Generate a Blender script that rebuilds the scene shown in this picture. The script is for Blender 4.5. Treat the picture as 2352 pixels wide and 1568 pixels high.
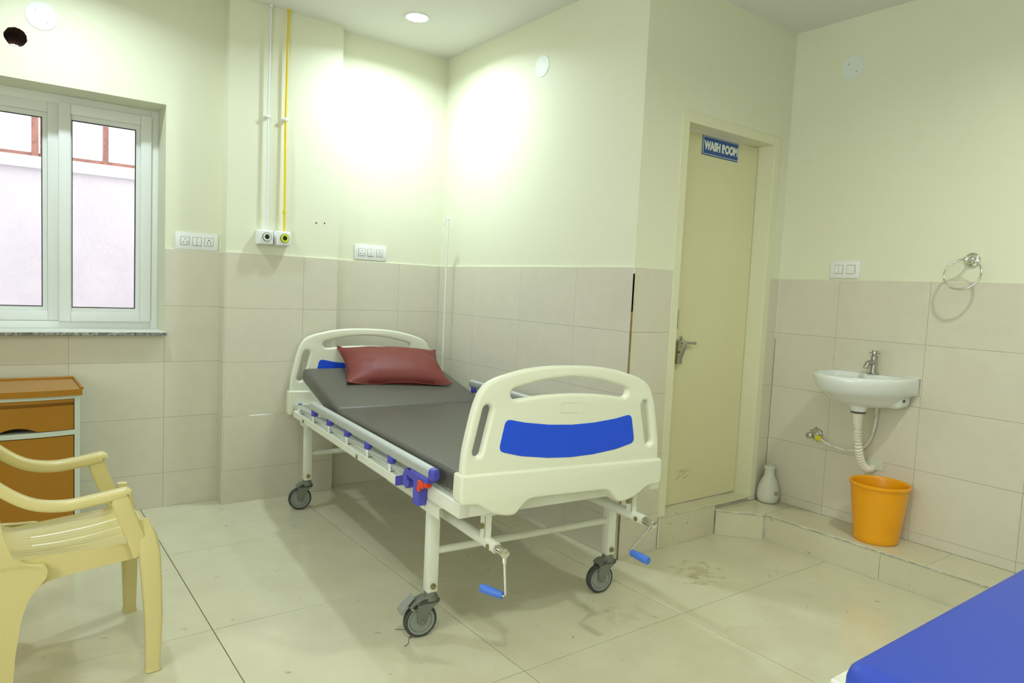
import bpy, bmesh, math, random
from mathutils import Vector, Matrix, noise
from mathutils.geometry import tessellate_polygon
random.seed(7)
S = bpy.context.scene
for o in list(bpy.data.objects): bpy.data.objects.remove(o, do_unlink=True)
COL = S.collection
PI = math.pi

# ------------------------------------------------------------------ camera
CAM = Vector((-2.4236, -4.1019, 1.2799))
yaw, pitch, roll, FPX = .6407, -.0745, .047, 1603.04
fw = Vector((math.sin(yaw)*math.cos(pitch), math.cos(yaw)*math.cos(pitch), math.sin(pitch)))
rt = Vector((math.cos(yaw), -math.sin(yaw), 0)); up = rt.cross(fw)
r2 = math.cos(roll)*rt+math.sin(roll)*up; u2 = -math.sin(roll)*rt+math.cos(roll)*up
cd = bpy.data.cameras.new('camera'); cam = bpy.data.objects.new('camera', cd); COL.objects.link(cam)
M = Matrix((r2, u2, -fw)).transposed().to_4x4(); M.translation = CAM
cam.matrix_world = M
cd.sensor_width = 36; cd.lens = FPX/2352*36; cd.clip_start = .02; cd.clip_end = 100
S.camera = cam

# ------------------------------------------------------------------ world, exposure
S.view_settings.view_transform = 'Standard'; S.view_settings.look = 'None'
S.view_settings.gamma = 1; S.view_settings.use_curve_mapping = False
S.view_settings.exposure = 0.3
W = bpy.data.worlds.new('sky'); S.world = W; W.use_nodes = True
wb = W.node_tree.nodes['Background']; wb.inputs[0].default_value = (.93, .95, 1, 1); wb.inputs[1].default_value = 4.6
LAMP = 30.0            # glow of the round ceiling diffusers; their beams are disk lamps just below
LAMP_COL = (.87, 1.0, .93, 1)

# ------------------------------------------------------------------ materials
MATS = {}
def mat(name, col, rough=.5, metal=0, spec=.5, var=0, vscale=6, col2=None, bump=0, bscale=60, trans=0, emit=None, estr=0, coat=0, sss=0, rnd=0):
    if name in MATS: return MATS[name]
    m = bpy.data.materials.new(name); m.use_nodes = True; nt = m.node_tree; N = nt.nodes; L = nt.links
    b = N['Principled BSDF']
    c4 = (*col, 1)
    b.inputs['Base Color'].default_value = c4; b.inputs['Roughness'].default_value = rough; b.inputs['Metallic'].default_value = metal
    b.inputs['Specular IOR Level'].default_value = spec; b.inputs['Transmission Weight'].default_value = trans
    b.inputs['Coat Weight'].default_value = coat
    if sss: b.inputs['Subsurface Weight'].default_value = sss; b.inputs['Subsurface Scale'].default_value = .02
    if emit: b.inputs['Emission Color'].default_value = (*emit, 1); b.inputs['Emission Strength'].default_value = estr
    geo = None
    if var or bump or col2: geo = N.new('ShaderNodeNewGeometry')
    if var or col2:
        n = N.new('ShaderNodeTexNoise'); n.inputs['Scale'].default_value = vscale; n.inputs['Detail'].default_value = 6; n.inputs['Roughness'].default_value = .6
        L.new(geo.outputs['Position'], n.inputs['Vector'])
        mx = N.new('ShaderNodeMix'); mx.data_type = 'RGBA'
        c2 = col2 or tuple(c*(1-var) for c in col)
        mx.inputs[6].default_value = c4; mx.inputs[7].default_value = (*c2, 1)
        rp = N.new('ShaderNodeMapRange'); rp.inputs[1].default_value = .38; rp.inputs[2].default_value = .62
        L.new(n.outputs['Fac'], rp.inputs[0]); L.new(rp.outputs[0], mx.inputs[0])
        out = mx.outputs[2]
        if rnd:
            oi = N.new('ShaderNodeObjectInfo'); h = N.new('ShaderNodeHueSaturation')
            r = N.new('ShaderNodeMapRange'); r.inputs[3].default_value = 1-rnd; r.inputs[4].default_value = 1+rnd
            L.new(oi.outputs['Random'], r.inputs[0]); L.new(r.outputs[0], h.inputs['Value']); L.new(out, h.inputs['Color']); out = h.outputs[0]
        L.new(out, b.inputs['Base Color'])
    if bump:
        n2 = N.new('ShaderNodeTexNoise'); n2.inputs['Scale'].default_value = bscale; n2.inputs['Detail'].default_value = 4
        L.new(geo.outputs['Position'], n2.inputs['Vector'])
        bp = N.new('ShaderNodeBump'); bp.inputs['Strength'].default_value = bump; bp.inputs['Distance'].default_value = .01
        L.new(n2.outputs['Fac'], bp.inputs['Height']); L.new(bp.outputs[0], b.inputs['Normal'])
    MATS[name] = m; return m

paint = mat('wall_paint', (.80, .815, .635), .55, spec=.3, var=.015, vscale=1.5, bump=.04, bscale=90)
ceilp = mat('ceiling_paint', (.80, .80, .75), .7, spec=.2, bump=.03, bscale=60)
tileM = mat('wall_tile_ceramic', (.70, .67, .545), .14, spec=.45, var=.025, vscale=14, rnd=.008)
floorM = mat('floor_tile_vitrified', (.67, .645, .475), .13, spec=.5, col2=(.63, .60, .43), vscale=5, rnd=.012)
groutM = mat('grout', (.61, .575, .46), .9, var=.3, vscale=9)
fgrout = mat('floor_grout', (.30, .26, .16), .9, var=.3, vscale=9)
doorM = mat('door_laminate', (.76, .73, .47), .38, spec=.4, var=.02, vscale=4)
frameM = mat('door_frame_paint', (.78, .78, .56), .4, spec=.4, var=.02)
pvc = mat('white_upvc', (.84, .87, .85), .25, spec=.5)
whitep = mat('white_plastic', (.86, .87, .86), .3, spec=.5)
gap = mat('dark_gap', (.03, .03, .028), .8)
abs_ = mat('ivory_abs_plastic', (.79, .81, .66), .33, spec=.4, var=.015, vscale=3)
bedM = mat('bed_frame_enamel', (.80, .82, .71), .3, spec=.5, var=.02, vscale=20)
blueM = mat('blue_insert', (.02, .09, .78), .35, spec=.4)
railB = mat('blue_rail_plastic', (.075, .075, .52), .4)
crankB = mat('blue_crank_plastic', (.07, .20, .75), .4)
redM = mat('red_lever', (.75, .05, .01), .4)
alu = mat('satin_aluminium', (.60, .64, .64), .42, metal=.55)
chrome = mat('chrome', (.82, .82, .80), .12, metal=1)
steel = mat('dull_steel', (.50, .50, .46), .33, metal=1)
brass = mat('zinc_yellow_bolt', (.36, .33, .19), .35, metal=1)
greyP = mat('grey_caster_plastic', (.17, .185, .15), .45)
greyL = mat('grey_wheel_disc', (.27, .30, .27), .42)
rubber = mat('dark_rubber', (.055, .06, .055), .6)
ironM = mat('pipe_white_paint', (.80, .82, .86), .35)
yellowM = mat('pipe_yellow_paint', (.85, .60, .01), .3)
mattM = mat('grey_rexine', (.100, .096, .078), .40, spec=.45, var=.06, vscale=30, bump=.05, bscale=25)
pillM = mat('maroon_rexine', (.185, .036, .029), .50, spec=.35, bump=.12, bscale=14)
blueR = mat('blue_rexine', (.033, .072, .50), .42, spec=.45, bump=.04, bscale=30)
chairM = mat('beige_moulded_plastic', (.67, .585, .265), .26, spec=.5, sss=.05)
lockO = mat('orange_abs', (.40, .175, .010), .27, spec=.45)
lockW = mat('locker_frame', (.62, .68, .60), .4)
ceram = mat('white_ceramic', (.80, .84, .82), .08, spec=.6)
bucketM = mat('orange_bucket_plastic', (.93, .40, .004), .3, spec=.5, var=.05, vscale=9, sss=.15)
bottM = mat('milky_plastic', (.72, .74, .66), .3, spec=.5, sss=.3)
corrM = mat('white_corrugated_pvc', (.80, .78, .66), .4)
signB = mat('sign_blue', (.018, .085, .33), .25)
signW = mat('sign_white', (.80, .83, .76), .4)
granM = mat('speckled_granite', (.10, .10, .09), .3, col2=(.42, .42, .40), vscale=60)
extM = mat('exterior_plaster', (.63, .575, .65), .9, spec=.1, var=.06, vscale=4, bump=.5, bscale=35)
extW = mat('coping_white', (.85, .85, .85), .9, spec=.1)
rustM = mat('red_oxide_steel', (.36, .16, .13), .8, var=.35, vscale=30)
holeM = mat('raw_brick_hole', (.10, .045, .02), 1, spec=.1, bump=1, bscale=60)
stain = mat('yellow_ring', (.70, .85, .03), .3)
blackM = mat('black_plastic', (.01, .01, .012), .35)
yellP = mat('yellow_nut', (.75, .72, .03), .4)
scuffM = mat('scuff', (.28, .25, .14), .6)
barM = mat('white_sealant', (.80, .80, .72), .5)
brownM = mat('brown_joint', (.34, .24, .09), .9, var=.4, vscale=14)

def add_stains(m, spots, col):
    nt = m.node_tree; N = nt.nodes; L = nt.links; b = N['Principled BSDF']; src = b.inputs['Base Color'].links[0].from_socket
    g = N.new('ShaderNodeNewGeometry'); nz = N.new('ShaderNodeTexNoise'); nz.inputs['Scale'].default_value = 22; nz.inputs['Detail'].default_value = 5
    L.new(g.outputs['Position'], nz.inputs['Vector'])
    for (x, y, r, k) in spots:
        d = N.new('ShaderNodeVectorMath'); d.operation = 'DISTANCE'; d.inputs[1].default_value = (x, y, 0); L.new(g.outputs['Position'], d.inputs[0])
        f = N.new('ShaderNodeMapRange'); f.inputs[1].default_value = 0; f.inputs[2].default_value = r; f.inputs[3].default_value = .16; f.inputs[4].default_value = -.14; L.new(d.outputs['Value'], f.inputs[0])
        a = N.new('ShaderNodeMath'); a.operation = 'ADD'; L.new(f.outputs[0], a.inputs[0]); L.new(nz.outputs['Fac'], a.inputs[1])
        t = N.new('ShaderNodeMapRange'); t.inputs[1].default_value = .53; t.inputs[2].default_value = .62; t.inputs[3].default_value = 0; t.inputs[4].default_value = k; L.new(a.outputs[0], t.inputs[0])
        x_ = N.new('ShaderNodeMix'); x_.data_type = 'RGBA'; x_.inputs[7].default_value = (*col, 1); L.new(t.outputs[0], x_.inputs[0]); L.new(src, x_.inputs[6]); src = x_.outputs[2]
    L.new(src, b.inputs['Base Color'])
add_stains(floorM, [(.24, -2.08, .20, .38), (.13, -2.17, .10, .3), (-.42, -2.22, .16, .16), (-.10, -2.55, .12, .12)], (.33, .28, .12))

def glass_mat():
    m = bpy.data.materials.new('window_glass'); m.use_nodes = True; nt = m.node_tree; N = nt.nodes; L = nt.links
    N.remove(N['Principled BSDF']); o = N['Material Output']
    t = N.new('ShaderNodeBsdfTransparent'); t.inputs[0].default_value = (.95, .96, .96, 1)
    g = N.new('ShaderNodeBsdfGlossy'); g.inputs['Roughness'].default_value = .02
    f = N.new('ShaderNodeFresnel'); f.inputs[0].default_value = 1.5
    x = N.new('ShaderNodeMixShader'); L.new(f.outputs[0], x.inputs[0]); L.new(t.outputs[0], x.inputs[1]); L.new(g.outputs[0], x.inputs[2]); L.new(x.outputs[0], o.inputs[0])
    return m
glassM = glass_mat()
def frosted_mat():
    m = bpy.data.materials.new('frosted_sheet'); m.use_nodes = True; nt = m.node_tree; N = nt.nodes; L = nt.links
    N.remove(N['Principled BSDF']); o = N['Material Output']
    t = N.new('ShaderNodeBsdfTranslucent'); t.inputs[0].default_value = (.80, .83, .92, 1)
    d = N.new('ShaderNodeBsdfDiffuse'); d.inputs[0].default_value = (.72, .75, .86, 1)
    x = N.new('ShaderNodeMixShader'); x.inputs[0].default_value = .5; L.new(t.outputs[0], x.inputs[1]); L.new(d.outputs[0], x.inputs[2]); L.new(x.outputs[0], o.inputs[0])
    return m
frostM = frosted_mat()
def lamp_mat():
    m = bpy.data.materials.new('led_diffuser'); m.use_nodes = True; b = m.node_tree.nodes['Principled BSDF']
    b.inputs['Emission Color'].default_value = LAMP_COL; b.inputs['Emission Strength'].default_value = LAMP
    b.inputs['Base Color'].default_value = (.9, .9, .9, 1); return m
lampM = lamp_mat()

# ------------------------------------------------------------------ helpers
def link(o, parent=None):
    COL.objects.link(o)
    if parent is not None: o.parent = parent
    return o
def finish(bm, name, m, parent=None, loc=None, smooth=35, rot=None):
    me = bpy.data.meshes.new(name); bmesh.ops.recalc_face_normals(bm, faces=bm.faces[:])
    bm.to_mesh(me); bm.free()
    me.materials.append(m)
    if smooth:
        for p in me.polygons: p.use_smooth = True
        me.set_sharp_from_angle(angle=math.radians(smooth))
    o = bpy.data.objects.new(name, me)
    if loc is not None: o.location = loc
    if rot is not None: o.rotation_euler = rot
    return link(o, parent)
def empty(name, loc, rz=0, label=None, cat=None, group=None):
    o = bpy.data.objects.new(name, None); o.empty_display_size = .05
    o.location = loc; o.rotation_euler = (0, 0, rz); link(o)
    if label: o['label'] = label
    if cat: o['category'] = cat
    if group: o['group'] = group
    return o
def tag(o, label=None, cat=None, group=None, kind=None):
    if label: o['label'] = label
    if cat: o['category'] = cat
    if group: o['group'] = group
    if kind: o['kind'] = kind
    return o
def copy_tree(o, parent=None):
    c = o.copy(); COL.objects.link(c)
    if parent is not None: c.parent = parent
    for ch in list(o.children): copy_tree(ch, c)
    return c
def box(bm, x0, x1, y0, y1, z0, z1, bev=0, seg=2, mtx=None):
    vs = [bm.verts.new((x, y, z)) for x in (x0, x1) for y in (y0, y1) for z in (z0, z1)]
    f = [(0, 1, 3, 2), (4, 6, 7, 5), (0, 4, 5, 1), (2, 3, 7, 6), (0, 2, 6, 4), (1, 5, 7, 3)]
    fs = [bm.faces.new([vs[i] for i in q]) for q in f]
    geom = vs
    if bev:
        es = list({e for q in fs for e in q.edges})
        r = bmesh.ops.bevel(bm, geom=es, offset=bev, segments=seg, affect='EDGES', profile=.5)
        geom = list({v for q in r['faces'] for v in q.verts} | {v for v in vs if v.is_valid})
    if mtx is not None: bmesh.ops.transform(bm, matrix=mtx, verts=geom)
    return geom
def ring_faces(bm, A, B):
    n = len(A)
    for i in range(n): bm.faces.new((A[i], A[(i+1) % n], B[(i+1) % n], B[i]))
def basis(d):
    d = Vector(d).normalized(); a = Vector((0, 0, 1)) if abs(d.z) < .9 else Vector((1, 0, 0))
    x = d.cross(a).normalized(); return x, d.cross(x).normalized()
def tube(bm, pts, r, n=14, cap=True, closed=False):
    pts = [Vector(p) for p in pts]; k = len(pts)
    rr = r if isinstance(r, (list, tuple)) else [r]*k
    X = None; rings = []
    for i, p in enumerate(pts):
        if closed: d = (pts[(i+1) % k]-pts[i-1])
        else: d = pts[min(i+1, k-1)]-pts[max(i-1, 0)]
        d.normalize()
        if X is None: X, Y = basis(d)
        else:
            X = (X-d*X.dot(d)).normalized(); Y = d.cross(X)
        rings.append([bm.verts.new(p+rr[i]*(math.cos(2*PI*j/n)*X+math.sin(2*PI*j/n)*Y)) for j in range(n)])
    for i in range(k-1): ring_faces(bm, rings[i], rings[i+1])
    if closed: ring_faces(bm, rings[-1], rings[0])
    elif cap: bm.faces.new(rings[0]); bm.faces.new(rings[-1])
    return rings
def cyl(bm, p0, p1, r, n=20, bev=0):
    p0 = Vector(p0); p1 = Vector(p1)
    if bev:
        d = (p1-p0).normalized()*bev
        tube(bm, [p0, p0+d*.3, p0+d, p1-d, p1-d*.3, p1], [r-bev, r-bev*.3, r, r, r-bev*.3, r-bev], n)
    else: tube(bm, [p0, p1], r, n)
def lathe(bm, prof, c=(0, 0, 0), n=40, axis=(0, 0, 1), close=True):
    c = Vector(c); ax = Vector(axis).normalized(); X, Y = basis(ax); prev = None; first = None
    for (r, h) in prof:
        if r < 1e-6: ring = [bm.verts.new(c+ax*h)]
        else: ring = [bm.verts.new(c+ax*h+r*(math.cos(2*PI*j/n)*X+math.sin(2*PI*j/n)*Y)) for j in range(n)]
        if prev is not None:
            if len(prev) == 1 and len(ring) > 1:
                for j in range(n): bm.faces.new((prev[0], ring[j], ring[(j+1) % n]))
            elif len(ring) == 1 and len(prev) > 1:
                for j in range(n): bm.faces.new((prev[j], prev[(j+1) % n], ring[0]))
            elif len(ring) > 1: ring_faces(bm, prev, ring)
        prev = ring
def prism(bm, pts, d, mtx=None):
    """polygon pts (x,y) extruded along z by d"""
    a = [bm.verts.new((x, y, 0)) for x, y in pts]; b = [bm.verts.new((x, y, d)) for x, y in pts]
    bm.faces.new(a); bm.faces.new(b); ring_faces(bm, a, b)
    if mtx is not None: bmesh.ops.transform(bm, matrix=mtx, verts=a+b)
def rpoly(pts, rad, seg=6):
    out = []; n = len(pts)
    for i in range(n):
        p0, p, p1 = Vector(pts[i-1]), Vector(pts[i]), Vector(pts[(i+1) % n])
        r = rad[i] if isinstance(rad, (list, tuple)) else rad
        if r <= 0: out.append(tuple(p)); continue
        a = p+(p0-p).normalized()*min(r, (p0-p).length*.49); b = p+(p1-p).normalized()*min(r, (p1-p).length*.49)
        for k in range(seg+1):
            t = k/seg; out.append(tuple((1-t)**2*a+2*t*(1-t)*p+t*t*b))
    return out
def crom(pts, k=8, closed=False):
    """smooth curve through points"""
    out = []; n = len(pts); P = [Vector(p) for p in pts]
    rng = n if closed else n-1
    for i in range(rng):
        if closed: a, b, c, d = P[i-1], P[i], P[(i+1) % n], P[(i+2) % n]
        else: a, b, c, d = P[max(i-1, 0)], P[i], P[i+1], P[min(i+2, n-1)]
        for j in range(k):
            t = j/k; out.append(.5*((2*b)+(c-a)*t+(2*a-5*b+4*c-d)*t*t+(3*b-a-3*c+d)*t**3))
    if not closed: out.append(P[-1])
    return out
def area2(P): return sum(P[i-1][0]*P[i][1]-P[i][0]*P[i-1][1] for i in range(len(P)))
def clean(P):
    out = []
    for q in P:
        if not out or (Vector(q[:2])-Vector(out[-1])).length > 1e-5: out.append((q[0], q[1]))
    if (Vector(out[0])-Vector(out[-1])).length < 1e-5: out.pop()
    return out
def inset(P, d):
    n = len(P); out = []
    for i in range(n):
        a = (Vector(P[i])-Vector(P[i-1])).normalized(); b = (Vector(P[(i+1) % n])-Vector(P[i])).normalized()
        na = Vector((-a.y, a.x)); nb = Vector((-b.y, b.x)); m = na+nb
        if m.length < 1e-6: m = na.copy()
        m.normalize(); k = d/max(.5, m.dot(na)); out.append((P[i][0]+m.x*k, P[i][1]+m.y*k))
    return out
def plate(name, m, outline, holes, thick, bev, mtx, parent=None, smooth=40, bres=3):
    """flat moulded plate: 2-D outline with real holes, rounded edges, placed by mtx"""
    loops = []
    for k, P in enumerate([outline]+holes):
        P = clean(P)
        if (area2(P) > 0) != (k == 0): P = P[::-1]
        loops.append(P)
    prof = []; hb = thick/2-bev
    n = max(1, bres)
    for q in range(n+1):
        a = PI/2*q/n; prof.append((bev*(1-math.sin(a)), -hb-bev*math.cos(a)))
    prof += [(x, -z) for x, z in reversed(prof)]
    bm = bmesh.new(); first = []; last = []
    for P in loops:
        rings = []
        for x, z in prof: rings.append([bm.verts.new((p[0], p[1], z)) for p in inset(P, x)])
        for A, B in zip(rings, rings[1:]): ring_faces(bm, A, B)
        first.append(rings[0]); last.append(rings[-1])
    for L_ in (first, last):
        flat = [v for r in L_ for v in r]
        for t in tessellate_polygon([[v.co.copy() for v in r] for r in L_]):
            try: bm.faces.new([flat[i] for i in t])
            except ValueError: pass
    bmesh.ops.remove_doubles(bm, verts=bm.verts[:], dist=1e-6)
    bmesh.ops.transform(bm, matrix=mtx, verts=bm.verts[:])
    return finish(bm, name, m, parent, smooth=smooth)
def sweep(bm, path, ws, hs, side, n=12, rnd=.4):
    """rounded-rectangle section swept along path; width along `side`, height across"""
    path = [Vector(p) for p in path]; k = len(path); side = Vector(side).normalized(); rings = []
    for i, p in enumerate(path):
        d = (path[min(i+1, k-1)]-path[max(i-1, 0)]).normalized(); nn = d.cross(side).normalized()
        w = (ws[i] if isinstance(ws, (list, tuple)) else ws)/2; h = (hs[i] if isinstance(hs, (list, tuple)) else hs)/2
        pts = rpoly([(-w, -h), (w, -h), (w, h), (-w, h)], min(w, h)*2*rnd, 3)
        rings.append([bm.verts.new(p+side*x+nn*y) for x, y in pts])
    for i in range(k-1): ring_faces(bm, rings[i], rings[i+1])
    bm.faces.new(rings[0]); bm.faces.new(rings[-1])
def lerp(a, b, t): return a+(b-a)*t
def text(name, s, size, m, mtx, parent, ext=.0006, off=0, sx=1, align='CENTER'):
    c = bpy.data.curves.new('tmp', 'FONT'); c.body = s; c.size = size; c.extrude = ext; c.offset = off; c.align_x = align; c.align_y = 'CENTER'
    to = bpy.data.objects.new('tmp', c); COL.objects.link(to)
    dg = bpy.context.evaluated_depsgraph_get(); dg.update()
    me = bpy.data.meshes.new_from_object(to.evaluated_get(dg)); bpy.data.objects.remove(to, do_unlink=True)
    me.name = name; me.transform(mtx @ Matrix.Diagonal((sx, 1, 1, 1))); me.materials.clear(); me.materials.append(m)
    o = bpy.data.objects.new(name, me); return link(o, parent)
# plate/text placement: local (x,y,z) -> world axes
def frameM4(o, X, Y, Z):
    m = Matrix((Vector(X), Vector(Y), Vector(Z))).transposed().to_4x4(); m.translation = Vector(o); return m

# ------------------------------------------------------------------ room dimensions
H = 2.772; T = 1.409
YW, YP = .036, -.073            # window wall, pillar face; recess wall is y = 0
XPL, XPR = -1.399, -.758        # pillar edges
LB = -1.788                     # plane of the wash-room door wall
LD = 1.186                      # sink wall
XL, YF = -4.0, -5.25            # unseen left and front walls
TT = .008                       # tile thickness
ZS = [0, .190, .497, .801, 1.105, T]

def struct(bm, name, m=paint, smooth=0):
    o = finish(bm, name, m, smooth=smooth); o['kind'] = 'structure'; return o

# window wall with window opening and the drilled round hole (real openings)
hc = (-2.332, 2.352); hr = .044
hole_pts = []
for i in range(36):
    a = 2*PI*i/36; r = hr*(1+.05*noise.noise(Vector((math.cos(a)*2.3, math.sin(a)*2.3, 4))))+(.003*random.random() if math.sin(a) > -.3 else 0)
    hole_pts.append((hc[0]+r*math.cos(a), hc[1]+r*math.sin(a)))
WX0, WX1, WZ0, WZ1 = -3.30, -1.684, .953, 2.164
outl = [(XL-.2, -.0), (XPL+.05, -.0), (XPL+.05, H), (XL-.2, H)]
wo = plate('wall_window', paint, outl, [[(WX0, WZ0), (WX1, WZ0), (WX1, WZ1), (WX0, WZ1)], hole_pts], .31, 0.00001, frameM4((0, YW+.155, 0), (1, 0, 0), (0, 0, 1), (0, -1, 0)), smooth=20, bres=0)
wo['kind'] = 'structure'
bm = bmesh.new(); box(bm, XPL, XPR, YP, .4, 0, H); wall_pillar = struct(bm, 'wall_pillar')
bm = bmesh.new(); box(bm, XPR-.02, .25, 0, .4, 0, H); wall_back = struct(bm, 'wall_back')
bm = bmesh.new(); box(bm, 0, .25, LB+.20, .2, 0, H); wall_side = struct(bm, 'wall_side')
# door wall with opening
DX0, DX1, DZ0, DZ1 = .318, 1.035, .165, 2.137
bm = bmesh.new()
box(bm, 0, DX0-.03, LB, LB+.2, 0, H); box(bm, DX1+.03, LD+.2, LB, LB+.2, 0, H); box(bm, DX0-.03, DX1+.03, LB, LB+.2, DZ1+.03, H)
wall_door = struct(bm, 'wall_door')
bm = bmesh.new(); box(bm, LD, LD+.2, YF, LB+.2, 0, H); wall_right = struct(bm, 'wall_right')
# unseen left wall; wide opening added behind the viewer for soft sky fill
bm = bmesh.new(); box(bm, XL-.2, XL, YF, -4.95, 0, H); box(bm, XL-.2, XL, -2.5, YW, 0, H); box(bm, XL-.2, XL, -4.95, -2.5, 0, .95); box(bm, XL-.2, XL, -4.95, -2.5, 2.15, H); struct(bm, 'wall_left')
bm = bmesh.new(); box(bm, XL-.2, LD+.2, YF-.2, YF, 0, H); struct(bm, 'wall_front')
bm = bmesh.new(); box(bm, XL-.2, LD+.2, YF-.2, .4, H, H+.15); struct(bm, 'ceiling', ceilp)
bm = bmesh.new(); box(bm, XL-.2, LD+.2, YF-.2, .4, -.12, -.006); floor = struct(bm, 'floor', fgrout)

# ---- floor tiles, one object each
def tile(name, m, parent, x0, x1, y0, y1, z0, z1, bev=.001, cache={}):
    key = (m.name, round(x1-x0, 4), round(y1-y0, 4), round(z1-z0, 4))
    if key not in cache:
        bm = bmesh.new(); a, b, c = (x1-x0)/2, (y1-y0)/2, (z1-z0)/2
        box(bm, -a, a, -b, b, -c, c, bev, 1); me = bpy.data.meshes.new(name); bm.to_mesh(me); bm.free(); me.materials.append(m); cache[key] = me
    o = bpy.data.objects.new(name, cache[key]); o.location = ((x0+x1)/2, (y0+y1)/2, (z0+z1)/2)
    return link(o, parent)
gx = [-1.793+.8*k for k in range(-3, 4)]; gy = [-.7117-.8146*k for k in range(-1, 6)]
xs = [XL]+[x for x in gx if XL+.02 < x < LD]+[LD]; ys = [YF]+sorted(y for y in gy if y > YF+.02 and y < 0)+[YW]
j = .0015
for a, b in zip(xs, xs[1:]):
    for c, d in zip(ys, ys[1:]):
        if a >= .6 and c > LB-.1: continue
        bb = b; dd = min(d, 0) if a > XPL else d
        if a >= .6: dd = min(dd, LB)
        tile('tile', floorM, floor, a+j, bb-j, c+j, dd-j, -.006, 0)

# ---- wall tiles
def tiles_xz(parent, xs, zs, y, skip=None):      # on a wall facing -y
    for a, b in zip(xs, xs[1:]):
        for c, d in zip(zs, zs[1:]):
            if skip and skip(a, b, c, d): continue
            tile('tile', tileM, parent, a+.0005, b-.0005, y-TT, y+.001, c+.0005, d-.0005, .0005)
def tiles_yz(parent, ys, zs, x):                 # on a wall facing -x
    for a, b in zip(ys, ys[1:]):
        for c, d in zip(zs, zs[1:]):
            tile('tile', tileM, parent, x-TT, x+.001, a+.0005, b-.0005, c+.0005, d-.0005, .0005)
xw = [XL, -3.906, -3.46, -3.014, -2.568, -2.122, WX1]
zlow = ZS[:4]+[.945]
tiles_xz(wo, xw, zlow, YW)
tiles_xz(wo, [WX1, XPL], ZS, YW)
tiles_xz(wall_pillar, [XPL, -.966, XPR], ZS, YP)
tiles_xz(wall_back, [XPR, -.311, 0], ZS, 0)
tiles_yz(wall_side, [LB, -1.39, -.917, -.445, 0], ZS, 0)
tiles_xz(wall_door, [-.008, .268], ZS, LB)
tiles_xz(wall_door, [1.085, LD], [.141]+ZS[1:], LB)
tiles_yz(wall_right, [YF+.02, -4.85, -4.40, -3.95, -3.50, -3.05, -2.60, -2.15, LB], [.141, .190]+ZS[2:], LD)
# left side of the pillar, narrow tile strip
for c, d in zip(ZS, ZS[1:]): tile('tile', tileM, wall_pillar, XPL-TT, XPL+.001, YP-.006, YW-.008, c+.0007, d-.0007, .0006)
# corner beads and joints that show in the photograph
bm = bmesh.new(); box(bm, -.0125, -.008, LB-.0125, LB-.008, 1.20, T); o = finish(bm, 'corner_sealant', barM, wall_side, smooth=0)
bm = bmesh.new(); box(bm, -.0125, -.007, LB-.0125, LB-.006, 0, 1.38); o = finish(bm, 'corner_joint', brownM, wall_side, smooth=0)
bm = bmesh.new(); box(bm, LD-.0115, LD-.008, LB-.0115, LB-.008, 1.07, T); finish(bm, 'corner_sealant', barM, wall_right, smooth=0)
bm = bmesh.new(); box(bm, LD-.010, LD-.008, LB-.010, LB-.008, .15, 1.07); finish(bm, 'corner_joint', brownM, wall_right, smooth=0)
bm = bmesh.new(); box(bm, -.010, -.007, -.010, -.007, .1, T); finish(bm, 'corner_joint', groutM, wall_back, smooth=0)
# crack line in paint at tile top
for (a, b, y, par) in ((WX1, XPL-TT, YW, wo), (XPL, XPR, YP, wall_pillar), (XPR, 0, 0, wall_back), (-.008, .268, LB, wall_door), (1.085, LD, LB, wall_door)):
    bm = bmesh.new(); box(bm, a, b, y-.0075, y, T-.0007, T+.004, .001, 1); finish(bm, 'top_bead', paint, par, smooth=0)
for (a, b, x, par) in ((LB, 0, 0, wall_side), (YF, LB, LD, wall_right)):
    bm = bmesh.new(); box(bm, x-.0075, x, a, b, T-.0007, T+.004, .001, 1); finish(bm, 'top_bead', paint, par, smooth=0)

# ---- door sill block and raised step under the basin
bm = bmesh.new(); box(bm, .270, DX1+.05, LB-.004, LB+.2, 0, DZ0-.006)
sill = struct(bm, 'trim_1', groutM)
tile('tile', floorM, sill, .270, .7235, LB-.012, LB-.004, .001, DZ0-.007)
tile('tile', floorM, sill, .270, DX1+.05, LB-.012, LB+.16, DZ0-.006, DZ0+.001)
SX = .905; CH = [(.7245, LB-.012), (.884, LB-.205), (SX+.008, LB-.205)]
bm = bmesh.new()
prism(bm, [(.73, LB), (.73, LB-.022), (.897, LB-.20), (SX+.008, LB-.212), (SX+.008, YF+.001), (LD-.0005, YF+.001), (LD-.0005, LB)], .133)
step = struct(bm, 'trim_2', groutM)
bm = bmesh.new(); prism(bm, [(.724, LB-.012), (.724, LB-.020), (.890, LB-.203), (LD-.01, LB-.203), (LD-.01, LB-.012)], .008, Matrix.Translation((0, 0, .133))); finish(bm, 'tile', floorM, step, smooth=0)
yy = [LB-.205, -2.80, -3.60, -4.40, YF+.002]
for a, b in zip(yy, yy[1:]): tile('tile', floorM, step, SX, LD-.010, b+.0007, a-.0007, .133, .141)
for a, b in zip([LB-.205, -2.60, -3.40, -4.20, YF+.002], [-2.60, -3.40, -4.20, YF+.002]): tile('tile', floorM, step, SX, SX+.0075, b+.0007, a-.0007, .001, .1325)
ang = math.atan2(-.183, .166)
bm = bmesh.new(); L_ = math.hypot(.166, .183); box(bm, 0, L_, -.0, .0075, .001, .1325, .0006, 1, Matrix.Translation((.724, LB-.020, 0)) @ Matrix.Rotation(ang, 4, 'Z')); finish(bm, 'tile', floorM, step, smooth=0)
bm = bmesh.new(); tube(bm, [(.724, LB-.021, .1335), (.890, LB-.205, .1335), (SX-.001, LB-.21, .1335), (SX-.001, YF+.01, .1335)], .0028, 6); finish(bm, 'edge_strip', mat('step_edge_grey', (.30, .32, .26), .5, col2=(.7, .7, .62), vscale=20), step)
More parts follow.
